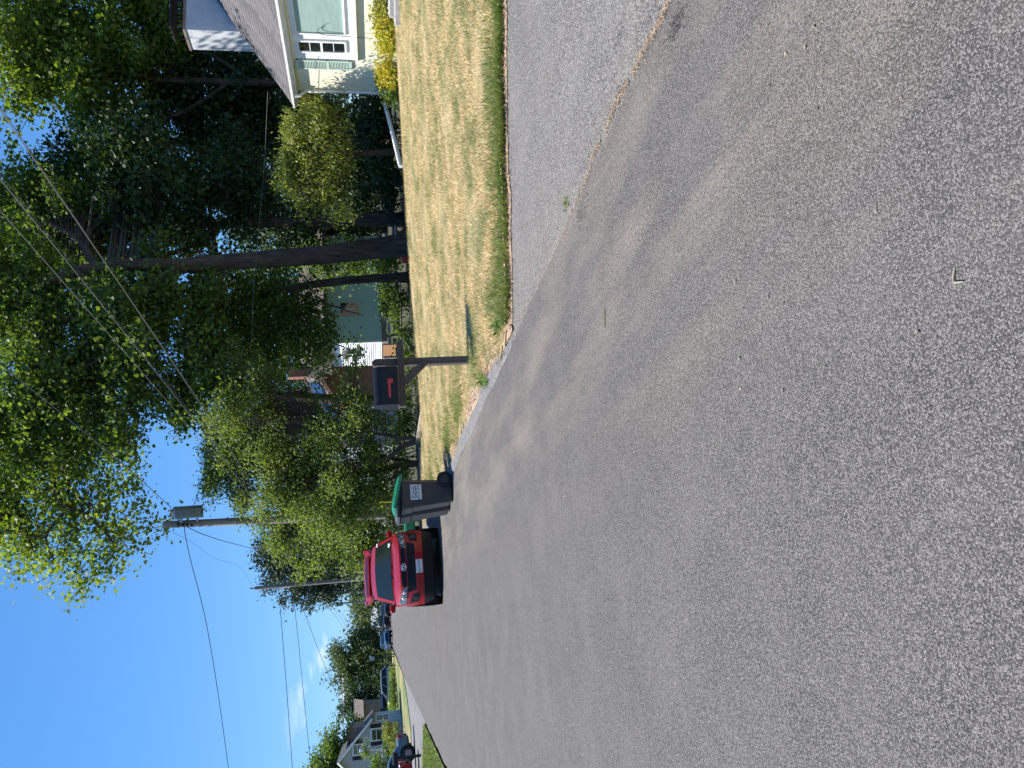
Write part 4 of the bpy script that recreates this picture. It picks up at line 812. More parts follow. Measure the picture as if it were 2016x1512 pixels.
obj('sash', MB().box((gx-.085, wa.y+.35, (wa.z+wb_.z)/2), (.03, .97, .05)).box((gx-.088, wa.y+.35, (wa.z+wb_.z)/2), (.03, .05, abs(wa.z-wb_.z))), M['whitesiding'], sw)
obj('air_conditioner', MB().box((gx-.22, wa.y+.1, wa.z-.12), (.36, .5, .34), None, .02), M['steel'], sw)
gr_ = MB().prism([(gx-.35, gy-.35, gtop-.05), (gx-.35, gy+4.2, gtop-.05), (gx-.35, gy+4.2, gtop+.1), (gx-.35, gy+1.9, gtop+1.5), (gx-.35, gy-.35, gtop+.1)], (6.8, 0, 0)); ghp('roof', gr_, M['brownroof'])
# cedar skirt boards and stone pier under the white corner
for k in range(5):
    ghp('skirt_board', MB().box((gx-.06, gy+.4+.9, gzb-.12-k*.135), (.03, 1.7, .125)), M['cedar'])
ghp('pier', MB().box((gx+.05, gy+2.7, gzb-.5), (.4, .8, .9), None, .02), M['stone'])
# brick and grey house with solar panelled roof farther left
B0 = P(740, 760, 46); bx, by = B0.x, B0.y
bh = thing('brick_house', 'brick and grey house with solar panels on its terracotta-edged roof', 'house', (bx, by, 0))
def bhp(name, mb, m, parent=None, **kw): return obj(name, mb, m, parent or bh, True, **kw)
q1 = P(690, 717, 46); q2 = P(760, 790, 46)
bhp('brick_wall', MB().box((bx+1.0, by+2, 1.9), (3.2, 4, 4.2)), M['brick_red'])
bhp('side_wall', MB().box((bx-2.1, by+2.2, 1.5), (3.0, 4, 3.0)), M['greysiding'])
r0 = P(600, 744, 47); r1 = P(683, 880, 47); r2 = P(628, 744, 45.2); r3 = P(712, 880, 45.2)
def slab(a, b, c, d, t):
    n = (b-a).cross(c-a).normalized(); n = n if n.z > 0 else -n
    mb = MB(); return mb.add([a, b, d, c, a-n*t, b-n*t, d-n*t, c-n*t], [(0, 1, 2, 3), (7, 6, 5, 4), (0, 4, 5, 1), (1, 5, 6, 2), (2, 6, 7, 3), (3, 7, 4, 0)]), n
sb, nn = slab(r0, r1, r2, r3, .25); rf = recalc(bhp('roof', sb, M['brownroof']))
for k in range(5):
    a = .06+k*.185; b = a+.165
    def rp2(s, t): return r0.lerp(r1, s).lerp(r2.lerp(r3, s), t)+nn*.08
    sm, _ = slab(rp2(a, .12), rp2(b, .12), rp2(a, .85), rp2(b, .85), .05); recalc(obj('solar_panel', sm, M['solar'], rf))
e = (r1-r0).normalized()
fb = MB(); fb.tube([r2-nn*.1-Vector((0, .05, 0)), r3-nn*.1-Vector((0, .05, 0))], .13, 4); fb.tube([r0+nn*.05, r1+nn*.05], .12, 4); obj('rake_trim', fb, M['fascia_brown'], rf)
obj('chimney', MB().box((r0.x+.25, r0.y, r0.z-.2), (.5, .5, 2.2)), M['brick_red'], rf)
bhp('far_slope', slab(r0, r0+Vector((3.2, 0, -1.9)), r2, r2+Vector((3.2, 0, -1.9)), .25)[0], M['brownroof'])
bw = bhp('window', MB().box((bx-2.2, by+.18, 1.9), (1.0, .08, .9)), M['white']); obj('pane', MB().box((bx-2.2, by+.13, 1.9), (.8, .04, .7)), M['glass'], bw)
# white shed glimpsed below
# black rail fence
fe = thing('rail_fence', 'thin black metal fence behind the lawn and mailbox', 'fence', P(800, 690, 28.5))
f0 = P(789, 555, 28.5); f1 = P(797, 900, 27.5)
obj('top_rail', MB().tube([f0, f1], .02, 6), M['rubber'], fe, True)
for t in np.linspace(0, 1, 8):
    q = Vector(f0).lerp(f1, t); obj('post', MB().tube([(q.x, q.y, -.1), (q.x, q.y, q.z+.04)], .024, 6), M['rubber'], fe, True)
# timber border at the far lawn edge
for k, (a, b) in enumerate((((828, 805), (830, 868)), ((830, 872), (831, 936)))):
    p0 = onyard(*a); p1 = onyard(*b); p0 = p0+Vector((.0, .25, .03)); p1 = p1+Vector((.0, .25, .03))
    mid = (p0+p1)/2; dv = p1-p0
    o = obj('border_timber', MB().box(mid, (dv.length*.98, .12, .12), Matrix.Rotation(math.atan2(dv.y, dv.x), 3, 'Z'), .012), M['timber']); o['category'] = 'timber'
    o['label'] = ('weathered timber edging nearest the mailbox', 'weathered timber edging nearest the recycling bin')[k]

# ------------------------------------------------------------------ mailbox
mbp = onyard(925, 709); MZ = mbp.z
mt = thing('mailbox', 'black rural mailbox with red flag on a weathered wooden post', 'mailbox', mbp)
DM = mbp.dot(_h)
tp_ = P(735, 716, DM).z - MZ; arm_z = P(787, 716, DM).z - MZ
w_ = .10
pst = MB(); pst.prism([(-w_/2, -w_/2, -.1), (w_/2, -w_/2, -.1), (w_/2, -w_/2, tp_-.03), (.01, -w_/2, tp_+.02), (-w_/2, -w_/2, tp_)], (0, w_, 0)); obj('post', pst, M['postwood'], mt)
arm = MB().prism([(-.68, -.045, arm_z-.055), (.27, -.045, arm_z-.055), (.30, -.045, arm_z-.02), (.30, -.045, arm_z+.0), (.24, -.045, arm_z+.035), (-.68, -.045, arm_z+.035)], (0, .09, 0)); 
for i in range(len(arm.v)): x_, y_, z_ = arm.v[i]; arm.v[i] = (x_, y_-.096, z_)
obj('arm', arm, M['postwood_h'], mt)
br_ = MB().box((-.185, -.096, arm_z-.20), (.40, .085, .085), Matrix.Rotation(math.radians(45), 3, 'Y'))
obj('brace', br_, M['postwood_h'], mt)
# tunnel-shaped box along X, door end towards the street
bl, bw2, bh2 = .53, .24, .33; bx0 = -.12; bz0 = arm_z+.04
def tunnel(x0, x1, w, hh, z0, n=14):
    pr_ = [(-w/2, 0), (-w/2, hh-w/2)] + [(-w/2*math.cos(math.pi*k/n), hh-w/2+w/2*math.sin(math.pi*k/n)) for k in range(1, n)] + [(w/2, hh-w/2), (w/2, 0)]
    mb = MB(); return mb.prism([(x0, a-.096, z0+b) for a, b in pr_], (x1-x0, 0, 0))
body = recalc(obj('box', tunnel(bx0, bx0-bl, bw2, bh2, bz0+.012), M['black_box'], mt, smooth=True, sharp=35))
recalc(obj('door', tunnel(bx0-bl+.005, bx0-bl-.022, bw2+.016, bh2+.010, bz0+.008), M['black_box'], mt, smooth=True, sharp=35))
obj('door_latch', MB().box((bx0-bl-.01, -.096, bz0+bh2+.03), (.025, .03, .03)), M['steel'], mt)
obj('base_board', MB().box((bx0-bl/2-.02, -.096, bz0+.002), (bl+.02, bw2-.02, .022)), M['postwood_h'], mt)
fl = MB(); fx = bx0-bl+.10
fl.box((fx+.11, -.096-bw2/2-.008, bz0+.125), (.26, .006, .034)); fl.box((fx+.215, -.096-bw2/2-.009, bz0+.11), (.06, .007, .075)); fl.tube([(fx-.01, -.096-bw2/2-.014, bz0+.125), (fx-.01, -.096-bw2/2+.004, bz0+.125)], .016, 10)
obj('flag', fl, M['red_plastic'], mt)

# ------------------------------------------------------------------ recycling bins
def text(s, size, m, parent, loc, rot, name='lettering', ext=.0005):
    c = bpy.data.curves.new(name, 'FONT'); c.body = s; c.size = size; c.align_x = 'CENTER'; c.align_y = 'CENTER'; c.extrude = ext; c.materials.append(m)
    o0 = bpy.data.objects.new(name, c); COL.objects.link(o0); bpy.context.view_layer.update()
    me = bpy.data.meshes.new_from_object(o0.evaluated_get(bpy.context.evaluated_depsgraph_get())); bpy.data.objects.remove(o0)
    o = bpy.data.objects.new(name, me); COL.objects.link(o); o.parent = parent; o.location = loc; o.rotation_euler = rot; o['kind'] = 'stuff'
    if not me.materials: me.materials.append(m)
    return o
def wheelie(name, label, loc, rz, W_, D_, H_, lid, lid_open, labelled=False, s=1.):
    t = thing(name, label, 'recycling bin' if labelled else 'bin', loc, rz)
    # tapered tub
    def ring(w, d, z, yo=0, c=.06): 
        return [(-w/2+c, -d/2+yo, z), (w/2-c, -d/2+yo, z), (w/2, -d/2+c+yo, z), (w/2, d/2-c+yo, z), (w/2-c, d/2+yo, z), (-w/2+c, d/2+yo, z), (-w/2, d/2-c+yo, z), (-w/2, -d/2+c+yo, z)]
    b = MB(); rings = [ring(W_*.80, D_*.70, .03, .03), ring(W_*.82, D_*.74, .10, .02), ring(W_*.93, D_*.90, H_*.80, 0), ring(W_*.96, D_*.95, H_*.815, 0), ring(W_, D_, H_*.98, 0), ring(W_+.03, D_+.03, H_*.985, 0), ring(W_+.03, D_+.03, H_, 0), ring(W_-.02, D_-.02, H_, 0), ring(W_-.03, D_-.03, H_-.06, 0)]
    vs = [v for r_ in rings for v in r_]; fs = [(i*8+k, i*8+(k+1) % 8, i*8+8+(k+1) % 8, i*8+8+k) for i in range(len(rings)-1) for k in range(8)]; fs += [tuple(range(8))[::-1], tuple(range(len(vs)-8, len(vs)))]
    b.add(vs, fs); recalc(obj('tub', b, M['bin'], t))
    # moulded corner flutes
    fl_ = MB()
    fl_.prism([(-W_*.46, -D_*.26, H_*.80), (-W_*.405, -D_*.2, .12), (-W_*.405-.035, -D_*.2, .12), (-W_*.46-.03, -D_*.26, H_*.74)], (0, D_*.45, 0)); recalc(obj('side_flute', fl_, M['bin'], t))
    for sx_ in (-1, 1):
        wh = MB(); x_ = sx_*(W_*.43); wh.tube([(x_-.035, D_*.40, .15), (x_-.03, D_*.40, .15), (x_+.03, D_*.40, .15), (x_+.035, D_*.40, .15)], [.13, .15, .15, .13], 24)
        w = obj('wheel', wh, M['rubber'], t, smooth=True, sharp=40); hb = MB(); hb.tube([(x_+sx_*.036, D_*.40, .15), (x_+sx_*.042, D_*.40, .15)], .08, 16); obj('hub', hb, M['bin'], w)
    obj('axle', MB().tube([(-W_*.42, D_*.40, .15), (W_*.42, D_*.40, .15)], .012, 8), M['steel'], t)
    hd = MB(); hd.tube([(-W_*.36, D_*.5+.0, H_-.04), (-W_*.36, D_*.5+.10, H_+.0), (W_*.36, D_*.5+.10, H_+.0), (W_*.36, D_*.5, H_-.04)], .017, 8); obj('handle', hd, M['bin'], t)
    ld = MB(); n1 = 8
    def lf(u, v, dz=0):
        x_ = (u-.5)*(W_+.06); y_ = (.5-v)*(D_+.08); e_ = 1-(2*u-1)**6; g = 1-(2*v-1)**6
        return (x_, y_-D_/2, .03+.055*min(e_, g)+dz)
    ld.grid(lambda u, v: lf(u, v), n1, n1); ld.grid(lambda u, v: lf(u, v, -.03), n1, n1)
    rim = [lf(u, 0) for u in np.linspace(0, 1, 9)]+[lf(1, v) for v in np.linspace(0, 1, 9)]+[lf(u, 1) for u in np.linspace(1, 0, 9)]+[lf(0, v) for v in np.linspace(1, 0, 9)]
    for i in range(len(rim)-1):
        a, c = rim[i], rim[i+1]; ld.add([a, c, (c[0], c[1], c[2]-.05), (a[0], a[1], a[2]-.05)], [(0, 1, 2, 3)])
    lo = obj('lid', ld, lid, t, smooth=True, sharp=50); lo.location = (0, D_/2+.03, H_+.005); lo.rotation_euler = (-lid_open, 0, 0)
    if labelled:
        zl_ = H_*.73; xl = W_*.46
        nb_ = obj('label', MB().box((xl+.012, .01, zl_), (.006, .30, .215)), M['label'], t)
        nb_.rotation_euler = (0, 0, 0)
        R = (math.radians(90), 0, math.radians(90)); xx = xl+.018
        text('SINGLE STREAM', .036, M['label_ink'], nb_, (xx, .01, zl_+.078), R); text('RECYCLING', .056, M['label_ink'], nb_, (xx, .01, zl_-.052), R)
        for k in (-1, 0, 1):
            am = MB()
            for j in range(3):
                a = math.radians(90+120*j); rr = .030; p0 = Vector((math.cos(a-.75)*rr, 0, math.sin(a-.75)*rr)); p1 = Vector((math.cos(a+.35)*rr, 0, math.sin(a+.35)*rr)); d = (p1-p0).normalized(); q = Vector((-d.z, 0, d.x))
                am.add([p0-q*.009, p1-q*.009, p1+q*.009, p0+q*.009], [(0, 1, 2, 3)]); am.add([p1-q*.015, p1+d*.024, p1+q*.015], [(0, 1, 2)])
            so = obj('recycling_symbol', am, M['label_ink'], nb_); so.location = (xx+.001, .01+k*.085, zl_+.018); so.rotation_euler = (0, 0, math.radians(90))
    return t
bp_ = gnd(893, 980); 
wheelie('recycling_bin', 'charcoal recycling bin with green lid ajar and white printed label', (2.42, 15.22, .003), math.radians(-85), .56, .60, .99, M['bin_green'], math.radians(13), True)
wheelie('trash_bin', 'dark grey rubbish bin standing just behind the green-lidded bin', (2.37, 15.98, .003), math.radians(-82), .58, .66, 1.0, M['bin_blue'], math.radians(4))
# yellow guy-wire guard behind the bin
q0 = P(838, 985, 24.5); q1 = P(746, 989, 24.5); o = obj('guy_guard', MB().tube([(q0.x, q0.y, 0), q1], .025, 8), M['yellow']); o['label'] = 'thin yellow marker rod standing behind the green lid'; o['category'] = 'rod'
pg = P(800, 1052, 26); o = obj('garden_cart', MB().box((pg.x, pg.y, .42), (.9, 1.0, .34), .1, .05).tube([(pg.x-.45, pg.y-.3, .2), (pg.x-.38, pg.y-.3, .2)], .2, 14).tube([(pg.x+.38, pg.y-.3, .2), (pg.x+.45, pg.y-.3, .2)], .2, 14), M['bin_green']); o['label'] = 'low green garden cart between bins and red car'; o['category'] = 'cart'
for k, (xa, lab) in enumerate(((775, 'upper pale timber plank stacked beyond the red car'), (781, 'lower pale timber plank stacked beyond the red car'))):
    a = P(xa, 1018, 30); b = P(xa+1, 1042, 30); mid = (a+b)/2; o = obj('timber_plank', MB().box(mid, ((b-a).length+1.2, .25, .10)), M['timber']); o['label'] = lab; o['category'] = 'plank'

# ------------------------------------------------------------------ vehicles (front towards -Y of their own frame)
def make_car(name, label, loc, rz, paint_m, style='suv', detail=False, group=None, plate=None, tailgate_open=False, cat='car'):
    t = thing(name, label, cat, loc, rz, group)
    S = {'suv': dict(L=4.57, w=.91, belt=1.13, hood=1.13, gh=[(.92, 1.13), (1.68, 1.55), (1.95, 1.62), (2.8, 1.665), (3.95, 1.62), (4.42, 1.15)]),
         'sedan': dict(L=4.6, w=.89, belt=.92, hood=.90, gh=[(1.15, .92), (1.95, 1.38), (2.25, 1.44), (2.8, 1.45), (3.3, 1.40), (4.0, .98)]),
         'pickup': dict(L=5.4, w=.96, belt=1.15, hood=1.12, gh=[(1.35, 1.13), (1.95, 1.72), (2.2, 1.80), (2.8, 1.82), (3.25, 1.76), (3.45, 1.14)]),
         'van': dict(L=4.9, w=.96, belt=1.05, hood=1.02, gh=[(.75, 1.02), (1.75, 1.66), (2.05, 1.74), (3.0, 1.78), (4.3, 1.72), (4.8, 1.08)])}[style]
    L_, w, belt, hood, gp = S['L'], S['w'], S['belt'], S['hood'], S['gh']
    ya = gp[0][0]
    st = [(.27, .36, .72, .56), (.31, .33, .80, .70), (.40, .28, hood-.14, .83), (.55, .25, hood-.07, w-.02), (.75, .25, hood-.045, w), (ya, .25, belt, w), (ya+.6, .25, belt, w), (L_*.6, .25, belt, w), (L_-.5, .27, belt, w-.01), (L_-.15, .3, belt-.01, w-.05), (L_-.04, .36, belt-.06, w-.12), (L_, .42, belt-.16, w-.2)]
    b = MB(); rows = []
    for y_, zb, zt, ww in st:
        hh = zt-zb; half = [(0, zb), (ww*.86, zb), (ww*.97, zb+.10), (ww, zb+hh*.42), (ww*.985, zb+hh*.68), (ww*.95, zt-.085), (ww*.86, zt-.025), (ww*.45, zt+.004), (0, zt+.012)]
        rows.append([(x_, y_, z_) for x_, z_ in half] + [(-x_, y_, z_) for x_, z_ in half[-2:0:-1]])
    n = len(rows[0]); vs = [v for r_ in rows for v in r_]
    fs = [(i*n+k, i*n+(k+1) % n, (i+1)*n+(k+1) % n, (i+1)*n+k) for i in range(len(rows)-1) for k in range(n)] + [tuple(range(n))[::-1], tuple(range(len(vs)-n, len(vs)))]
    b.add(vs, fs); recalc(obj('body', b, paint_m, t, smooth=True, sharp=38))
    zlo, zhi = gp[0][1], max(p[1] for p in gp)
    def gw(z_): k = min(1, max(0, (z_-zlo)/(zhi-zlo))); return (w-.09) - (.20)*k**1.15
    def strip(i0, i1, inset=0., off=0., s0=0., s1=1., nu=8, crown=.04):
        mb = MB(); pts_ = []
        a, c = Vector((0, *gp[i0])), Vector((0, *gp[i1])); d = (c-a).normalized(); nr = Vector((0, -d.z, d.y))
        if nr.z < 0: nr = -nr
        def fn(u, v):
            p = a.lerp(c, s0+(s1-s0)*v); ww = gw(p.z)-inset; x_ = (u*2-1)*ww
            return (x_, p.y + nr.y*off - crown*1.2*(1-(x_/ww)**2)*(1 if p.y < 2.6 else -1)*abs(d.z), p.z + nr.z*off + crown*(1-(x_/ww)**2)*abs(d.y))
        return mb.grid(fn, nu, 3)
    gm = MB()
    for i in range(len(gp)-1): m_ = strip(i, i+1); gm.add(m_.v, m_.f)
    for sx_ in (-1, 1):
        side = [(sx_*gw(z_), y_, z_) for y_, z_ in gp] + [(sx_*gw(zlo), gp[-1][0], belt-.05), (sx_*gw(zlo), gp[0][0], belt-.05)]; gm.add(side, [tuple(range(len(side)))])
    recalc(obj('cabin', gm, paint_m, t, smooth=True, sharp=30))
    obj('windshield', strip(0, 1, .07, .014, .05, .97), M['carglass'], t, smooth=True)
    obj('rear_window', strip(len(gp)-2, len(gp)-1, .10, .014, .08, .75), M['carglass'], t, smooth=True)
    zt_ = gp[1][1]-.03; zb_ = belt+.03
    def wy(z_, i0, i1): a, c = gp[i0], gp[i1]; k = (z_-a[1])/(c[1]-a[1]); return a[0]+(c[0]-a[0])*k
    yf0, yf1 = wy(zb_, 0, 1)+.22, wy(zt_, 0, 1)+.17; yr0, yr1 = wy(zb_, -2, -1)-.16, wy(zt_, -2, -1)-.16
    nw = 2 if style in ('sedan', 'pickup') else 3
    for sx_ in (-1, 1):
        for k in range(nw):
            def lerp(a, c, s): return a+(c-a)*s
            s0, s1 = k/nw+.012, (k+1)/nw-.012
            q = [(lerp(yf0, yr0, s0), zb_), (lerp(yf0, yr0, s1), zb_), (lerp(yf1, yr1, s1), zt_), (lerp(yf1, yr1, s0), zt_)]
            wm = MB().add([(sx_*(gw(z_)+.012), y_, z_) for y_, z_ in q], [(0, 1, 2, 3)]); obj('side_window', wm, M['carglass'], t)
    ax = (.93, L_-.93); tr = .345 if style != 'pickup' else .39
    for y_ in ax:
        for sx_ in (-1, 1):
            am = MB(); x_ = sx_*(w-.02)
            am.tube([(x_-.02, y_, tr+.02), (x_+sx_*.026, y_, tr+.02)], tr+.07, 24); obj('wheel_arch', am, M['black_trim'], t)
            wm = MB(); xo = sx_*(w+.012); xi = sx_*(w-.22)
            wm.tube([(xi, y_, tr), (xi+sx_*.02, y_, tr), (xo-sx_*.03, y_, tr), (xo, y_, tr)], [tr-.04, tr, tr, tr-.05], 26); wo_ = obj('wheel', wm, M['rubber'], t, smooth=True, sharp=40)
            rm = MB(); rm.tube([(xo-sx_*.005, y_, tr), (xo+sx_*.008, y_, tr)], tr*.52, 20); obj('rim', rm, M['alloy'], wo_)
    obj('underbody', MB().box((0, L_/2, .27), (w*1.7, L_-.9, .16)), M['black_trim'], t)
    for sx_ in (-1, 1):
        mm = MB(); mm.box((sx_*(w+.02), ya+.55, belt+.06), (.19, .13, .14), sx_*-.12, .035); mm.box((sx_*(w-.09), ya+.55, belt+.0), (.12, .06, .05)); obj('side_mirror', mm, paint_m, t)
        tl = MB(); tl.box((sx_*(w-.13), L_-.05, belt-.14), (.2, .14, .24), sx_*-.5, .02); obj('tail_light', tl, M['taillight'], t)
    obj('rear_bumper', MB().box((0, L_-.03, .50), (w*1.62, .14, .20), None, .04), M['black_trim'], t)
    obj('rear_plate', MB().box((0, L_+.012, .82), (.31, .02, .16)), M['label'], t)
    # nose: draped pieces following the curved front
    gz_ = .11 if style == 'suv' else 0
    def yf(x_, z_):
        k = abs(x_)/w
        zz = (z_-.52); prof = .05*max(0, zz-gz_)/.3 + .9*max(0, z_-(hood-.17))**1.2 + .18*max(0, .42-z_)
        return -.035 + prof + .50*k**4 + .10*k*k
    def drape(poly, off, nu=10, nv=3, th=None):
        """poly: 4 corners (x,z) lower-left, lower-right, upper-right, upper-left"""
        (x0, z0), (x1, z1), (x2, z2), (x3, z3) = poly; mb = MB()
        def fn(u, v):
            xa, za = x0+(x1-x0)*u, z0+(z1-z0)*u; xb, zb2_ = x3+(x2-x3)*u, z3+(z2-z3)*u
            x_, z_ = xa+(xb-xa)*v, za+(zb2_-za)*v; return (x_, yf(x_, z_)-off, z_)
        return mb.grid(fn, nu, nv)
    ht = hood-.10; gz_ = .11 if style == 'suv' else 0
    obj('front_bumper', drape([(-w+.03, .33+gz_), (w-.03, .33+gz_), (w-.06, ht-.02), (-w+.06, ht-.02)], 0, 26, 12), paint_m, t, smooth=True)
    def hoodf(u, v):
        x_ = (2*u-1)*(w-.07+.01*v); y0_ = yf(x_, ht-.02); y_ = y0_+(ya+.06-y0_)*v; k = abs(x_)/w
        return (x_, y_, ht-.02+(belt+.03-ht)*(1-(1-v)**2.4)-.055*k**5*v+.02*(1-k*k)*math.sin(v*math.pi)+.012*math.exp(-((abs(x_)-.52)/.07)**2)*math.sin(v*math.pi))
    obj('hood', MB().grid(hoodf, 30, 10), paint_m, t, smooth=True)
    for sx_ in (-1, 1):
        hl = [(sx_*.44, ht-.18), (sx_*(w-.08), ht-.15), (sx_*(w-.07), ht+.02), (sx_*.50, ht-.06)]
        if sx_ < 0: hl = [hl[1], hl[0], hl[3], hl[2]]
        ho = obj('headlight', drape(hl, .012, 10, 4), M['lamp'], t, smooth=True)
        for x_, z_, r_ in ((.58, ht-.115, .042), (.70, ht-.09, .042)):
            pm_ = MB(); y_ = yf(sx_*x_, z_)-.014; pm_.tube([(sx_*x_, y_, z_), (sx_*x_, y_-.012, z_)], [r_, r_*.8], 14); obj('reflector', pm_, M['chrome'], ho)
        fr = [(sx_*.60, .46+gz_), (sx_*.80, .47+gz_), (sx_*.83, .69+gz_), (sx_*.62, .62+gz_)]
        if sx_ < 0: fr = [fr[1], fr[0], fr[3], fr[2]]
        fo = obj('fog_recess', drape(fr, .008, 6, 3), M['black_trim'], t, smooth=True)
        lm_ = MB(); fz = .555+gz_; y_ = yf(sx_*.70, fz)-.012; lm_.tube([(sx_*.70, y_, fz), (sx_*.70, y_-.02, fz)], .05, 16); obj('fog_light', lm_, M['lamp'], fo)
    gu = obj('upper_grille', drape([(-.47, ht-.17), (.47, ht-.17), (.43, ht-.055), (-.43, ht-.055)], .010, 12, 3), M['black_trim'], t, smooth=True)
    gl_ = obj('lower_grille', drape([(-.53, .53+gz_), (.53, .53+gz_), (.58, .72+gz_), (-.58, .72+gz_)], .010, 12, 3), M['black_trim'], t, smooth=True)
    for z_ in (.575+gz_, .625+gz_, .675+gz_): obj('grille_bar', drape([(-.52, z_-.006), (.52, z_-.006), (.52, z_+.006), (-.52, z_+.006)], .022, 12, 1), M['rubber'], gl_)
    obj('valance', drape([(-w+.12, .22), (w-.12, .22), (w-.05, .345+gz_), (-w+.05, .345+gz_)], .004, 20, 3), M['black_trim'], t, smooth=True)
    if detail:
        def ring_(cx_, cz_, rx, rz_, r_, y_): return [(cx_+rx*math.cos(a), y_, cz_+rz_*math.sin(a)) for a in np.linspace(0, 2*math.pi, 25)]
        ez = ht-.115; ey = yf(0, ez)-.025; em = MB()
        em.tube(ring_(0, ez, .080, .055, 0, ey), .009, 6, False); em.tube(ring_(0, ez+.016, .052, .022, 0, ey), .007, 6, False); em.tube(ring_(0, ez-.002, .024, .046, 0, ey), .007, 6, False)
        obj('emblem', em, M['chrome'], gu, smooth=True)
        py = yf(0, .55)-.03
        pl_ = obj('license_plate', MB().box((0, py, .555), (.31, .012, .155), None, .003), M['label'], t)
        if plate: text(plate, .082, M['label_ink'], pl_, (0, py-.008, .552), (math.radians(90), 0, 0), 'plate_lettering')
        for sx_ in (-1, 1):
            wp_ = MB(); p0 = Vector((sx_*.12-.1, ya-.02, 1.165)); wp_.tube([p0, p0+Vector((.45, .10, .035))], .009, 5); obj('wiper', wp_, M['black_trim'], t)
            obj('roof_rail', MB().tube([(sx_*.60, 2.05, 1.66), (sx_*.61, 2.2, 1.715), (sx_*.61, 3.7, 1.70), (sx_*.60, 3.9, 1.65)], .018, 6), M['black_trim'], t)
        # things behind and on the windscreen
        def ws(x_, s, off): a, c = Vector((x_, *gp[0])), Vector((x_, *gp[1])); p = a.lerp(c, s); return p+Vector((0, -.66, .75)).normalized()*off
        for x_, s, ww, hh in ((.60, .16, .10, .09), (.66, .86, .09, .05)):
            p = ws(x_, s, .03); obj('windshield_sticker', MB().box(p, (ww, .004, hh), Matrix.Rotation(math.radians(-56), 3, 'X')), M['label'], t)
        p = ws(-.30, .35, .035); obj('parking_slip', MB().box(p, (.16, .004, .12), Matrix.Rotation(math.radians(-56), 3, 'X')), M['stone'], t)
        p = ws(0, .86, .02); obj('rear_view_mirror', MB().box(p, (.22, .02, .06), Matrix.Rotation(math.radians(-30), 3, 'X'), .01), M['black_trim'], t)
    if tailgate_open:
        tg = MB(); a0 = Vector((0, L_-.62, 1.66)); el = math.radians(11); d = Vector((0, math.cos(el), math.sin(el))); up_ = Vector((0, -math.sin(el), math.cos(el)))
        def tf(u, v, off):
            ww = .60+.18*math.sin(min(1, v*1.6)*math.pi/2); x_ = (2*u-1)*ww; return tuple(a0 + Vector((x_, 0, 0)) + d*(v*1.02) + up_*(off+.06*math.sin(v*math.pi)+.05*(1-(2*u-1)**2)-.10*max(0, v-.7)))
        tg.grid(lambda u, v: tf(u, v, .03), 10, 10); tg.grid(lambda u, v: tf(u, v, -.05), 10, 10)
        rim = [(u, 0) for u in np.linspace(0, 1, 11)]+[(1, v) for v in np.linspace(0, 1, 11)]+[(u, 1) for u in np.linspace(1, 0, 11)]+[(0, v) for v in np.linspace(1, 0, 11)]
        for i in range(len(rim)-1): tg.add([tf(*rim[i], .03), tf(*rim[i+1], .03), tf(*rim[i+1], -.05), tf(*rim[i], -.05)], [(0, 1, 2, 3)])
        tgo = recalc(obj('tailgate', tg, paint_m, t, smooth=True, sharp=45)); tgo['label'] = 'raised red tailgate seen above the roof'
        gq = MB(); gq.grid(lambda u, v: tf(.12+.76*u, .10+.34*v, .036), 8, 4); obj('tailgate_window', gq, M.setdefault('tint', pm('tinted rear glass', (.05, .004, .008), .25, spec=.15)), tgo, smooth=True)
        for sx_ in (-1, 1): q = Vector(tf(.5+sx_*.46, .62, .04)); obj('tail_lamp', MB().box(q, (.10, .2, .05), Matrix.Rotation(el, 3, 'X'), .01), M['taillight'], tgo)
        ss = Vector(tf(.5, .02, .05)); obj('spoiler', MB().box(ss, (1.16, .16, .05), None, .02), paint_m, tgo)
        for sx_ in (-1, 1): obj('gas_strut', MB().tube([(sx_*.66, L_-.42, 1.30), (sx_*.68, L_-.05, 1.72)], .014, 6), M['black_trim'], tgo)
    if style == 'pickup':
        bd = MB(); bd.box((0, 4.35, belt+.05), (w*1.9, 1.9, .14)); obj('bed_rail', bd, paint_m, t)
    return t
make_car('red_suv', 'red crossover parked facing the camera with its tailgate raised', (1.32, 18.75, 0), math.radians(-1.5), M['car_red'], 'suv', True, plate='JLL-RYK', tailgate_open=True)
make_car('pickup_truck', 'dark pickup truck far down the street beyond the red car', (1.0, 118, 0), 0, M['car_black'], 'pickup', cat='truck')
make_car('blue_car', 'small blue car parked at the far end of the street', (-1.15, 110, 0), math.radians(12), M['car_blue'], 'suv')
make_car('dark_sedan', 'dark sedan half hidden behind the red car mirror', (2.4, 112, 0), 0, M['car_black'], 'sedan')
cv = P(765, 1395, 92); make_car('silver_van', 'silver van parked side-on under the rounded tree across the street', (cv.x, cv.y, 0), math.radians(-80), M['car_silver'], 'van', cat='van')
cv = P(765, 1318, 97); make_car('blue_van', 'bright blue vehicle tucked behind the silver van', (cv.x, cv.y, 0), math.radians(80), M['car_blue'], 'van', cat='van')
cv = gnd(818, 1440); make_car('grey_car', 'grey-blue hatchback parked tail-on across the street', (-10.1, 44.6, .01), math.radians(-80), M['car_grey'], 'sedan')
make_car('red_car', 'red car cut by the lower frame edge across the street', (-10.75, 40.4, .03), math.radians(-86), M['car_red'], 'sedan')
# white box trailer beyond
pw = P(750, 1206, 135); wt = thing('box_trailer', 'white box trailer beyond the far pickup', 'trailer', (pw.x, pw.y+4, 0))
obj('box', MB().box((0, 0, 1.3), (2.6, 5, 1.5), None, .05), M['car_white'], wt); obj('chassis', MB().box((0, 0, .45), (2.2, 5.4, .15)), M['black_trim'], wt)
for sx_ in (-1, 1): obj('wheel', MB().tube([(sx_*1.0, 0, .36), (sx_*1.25, 0, .36)], .36, 18), M['rubber'], wt)
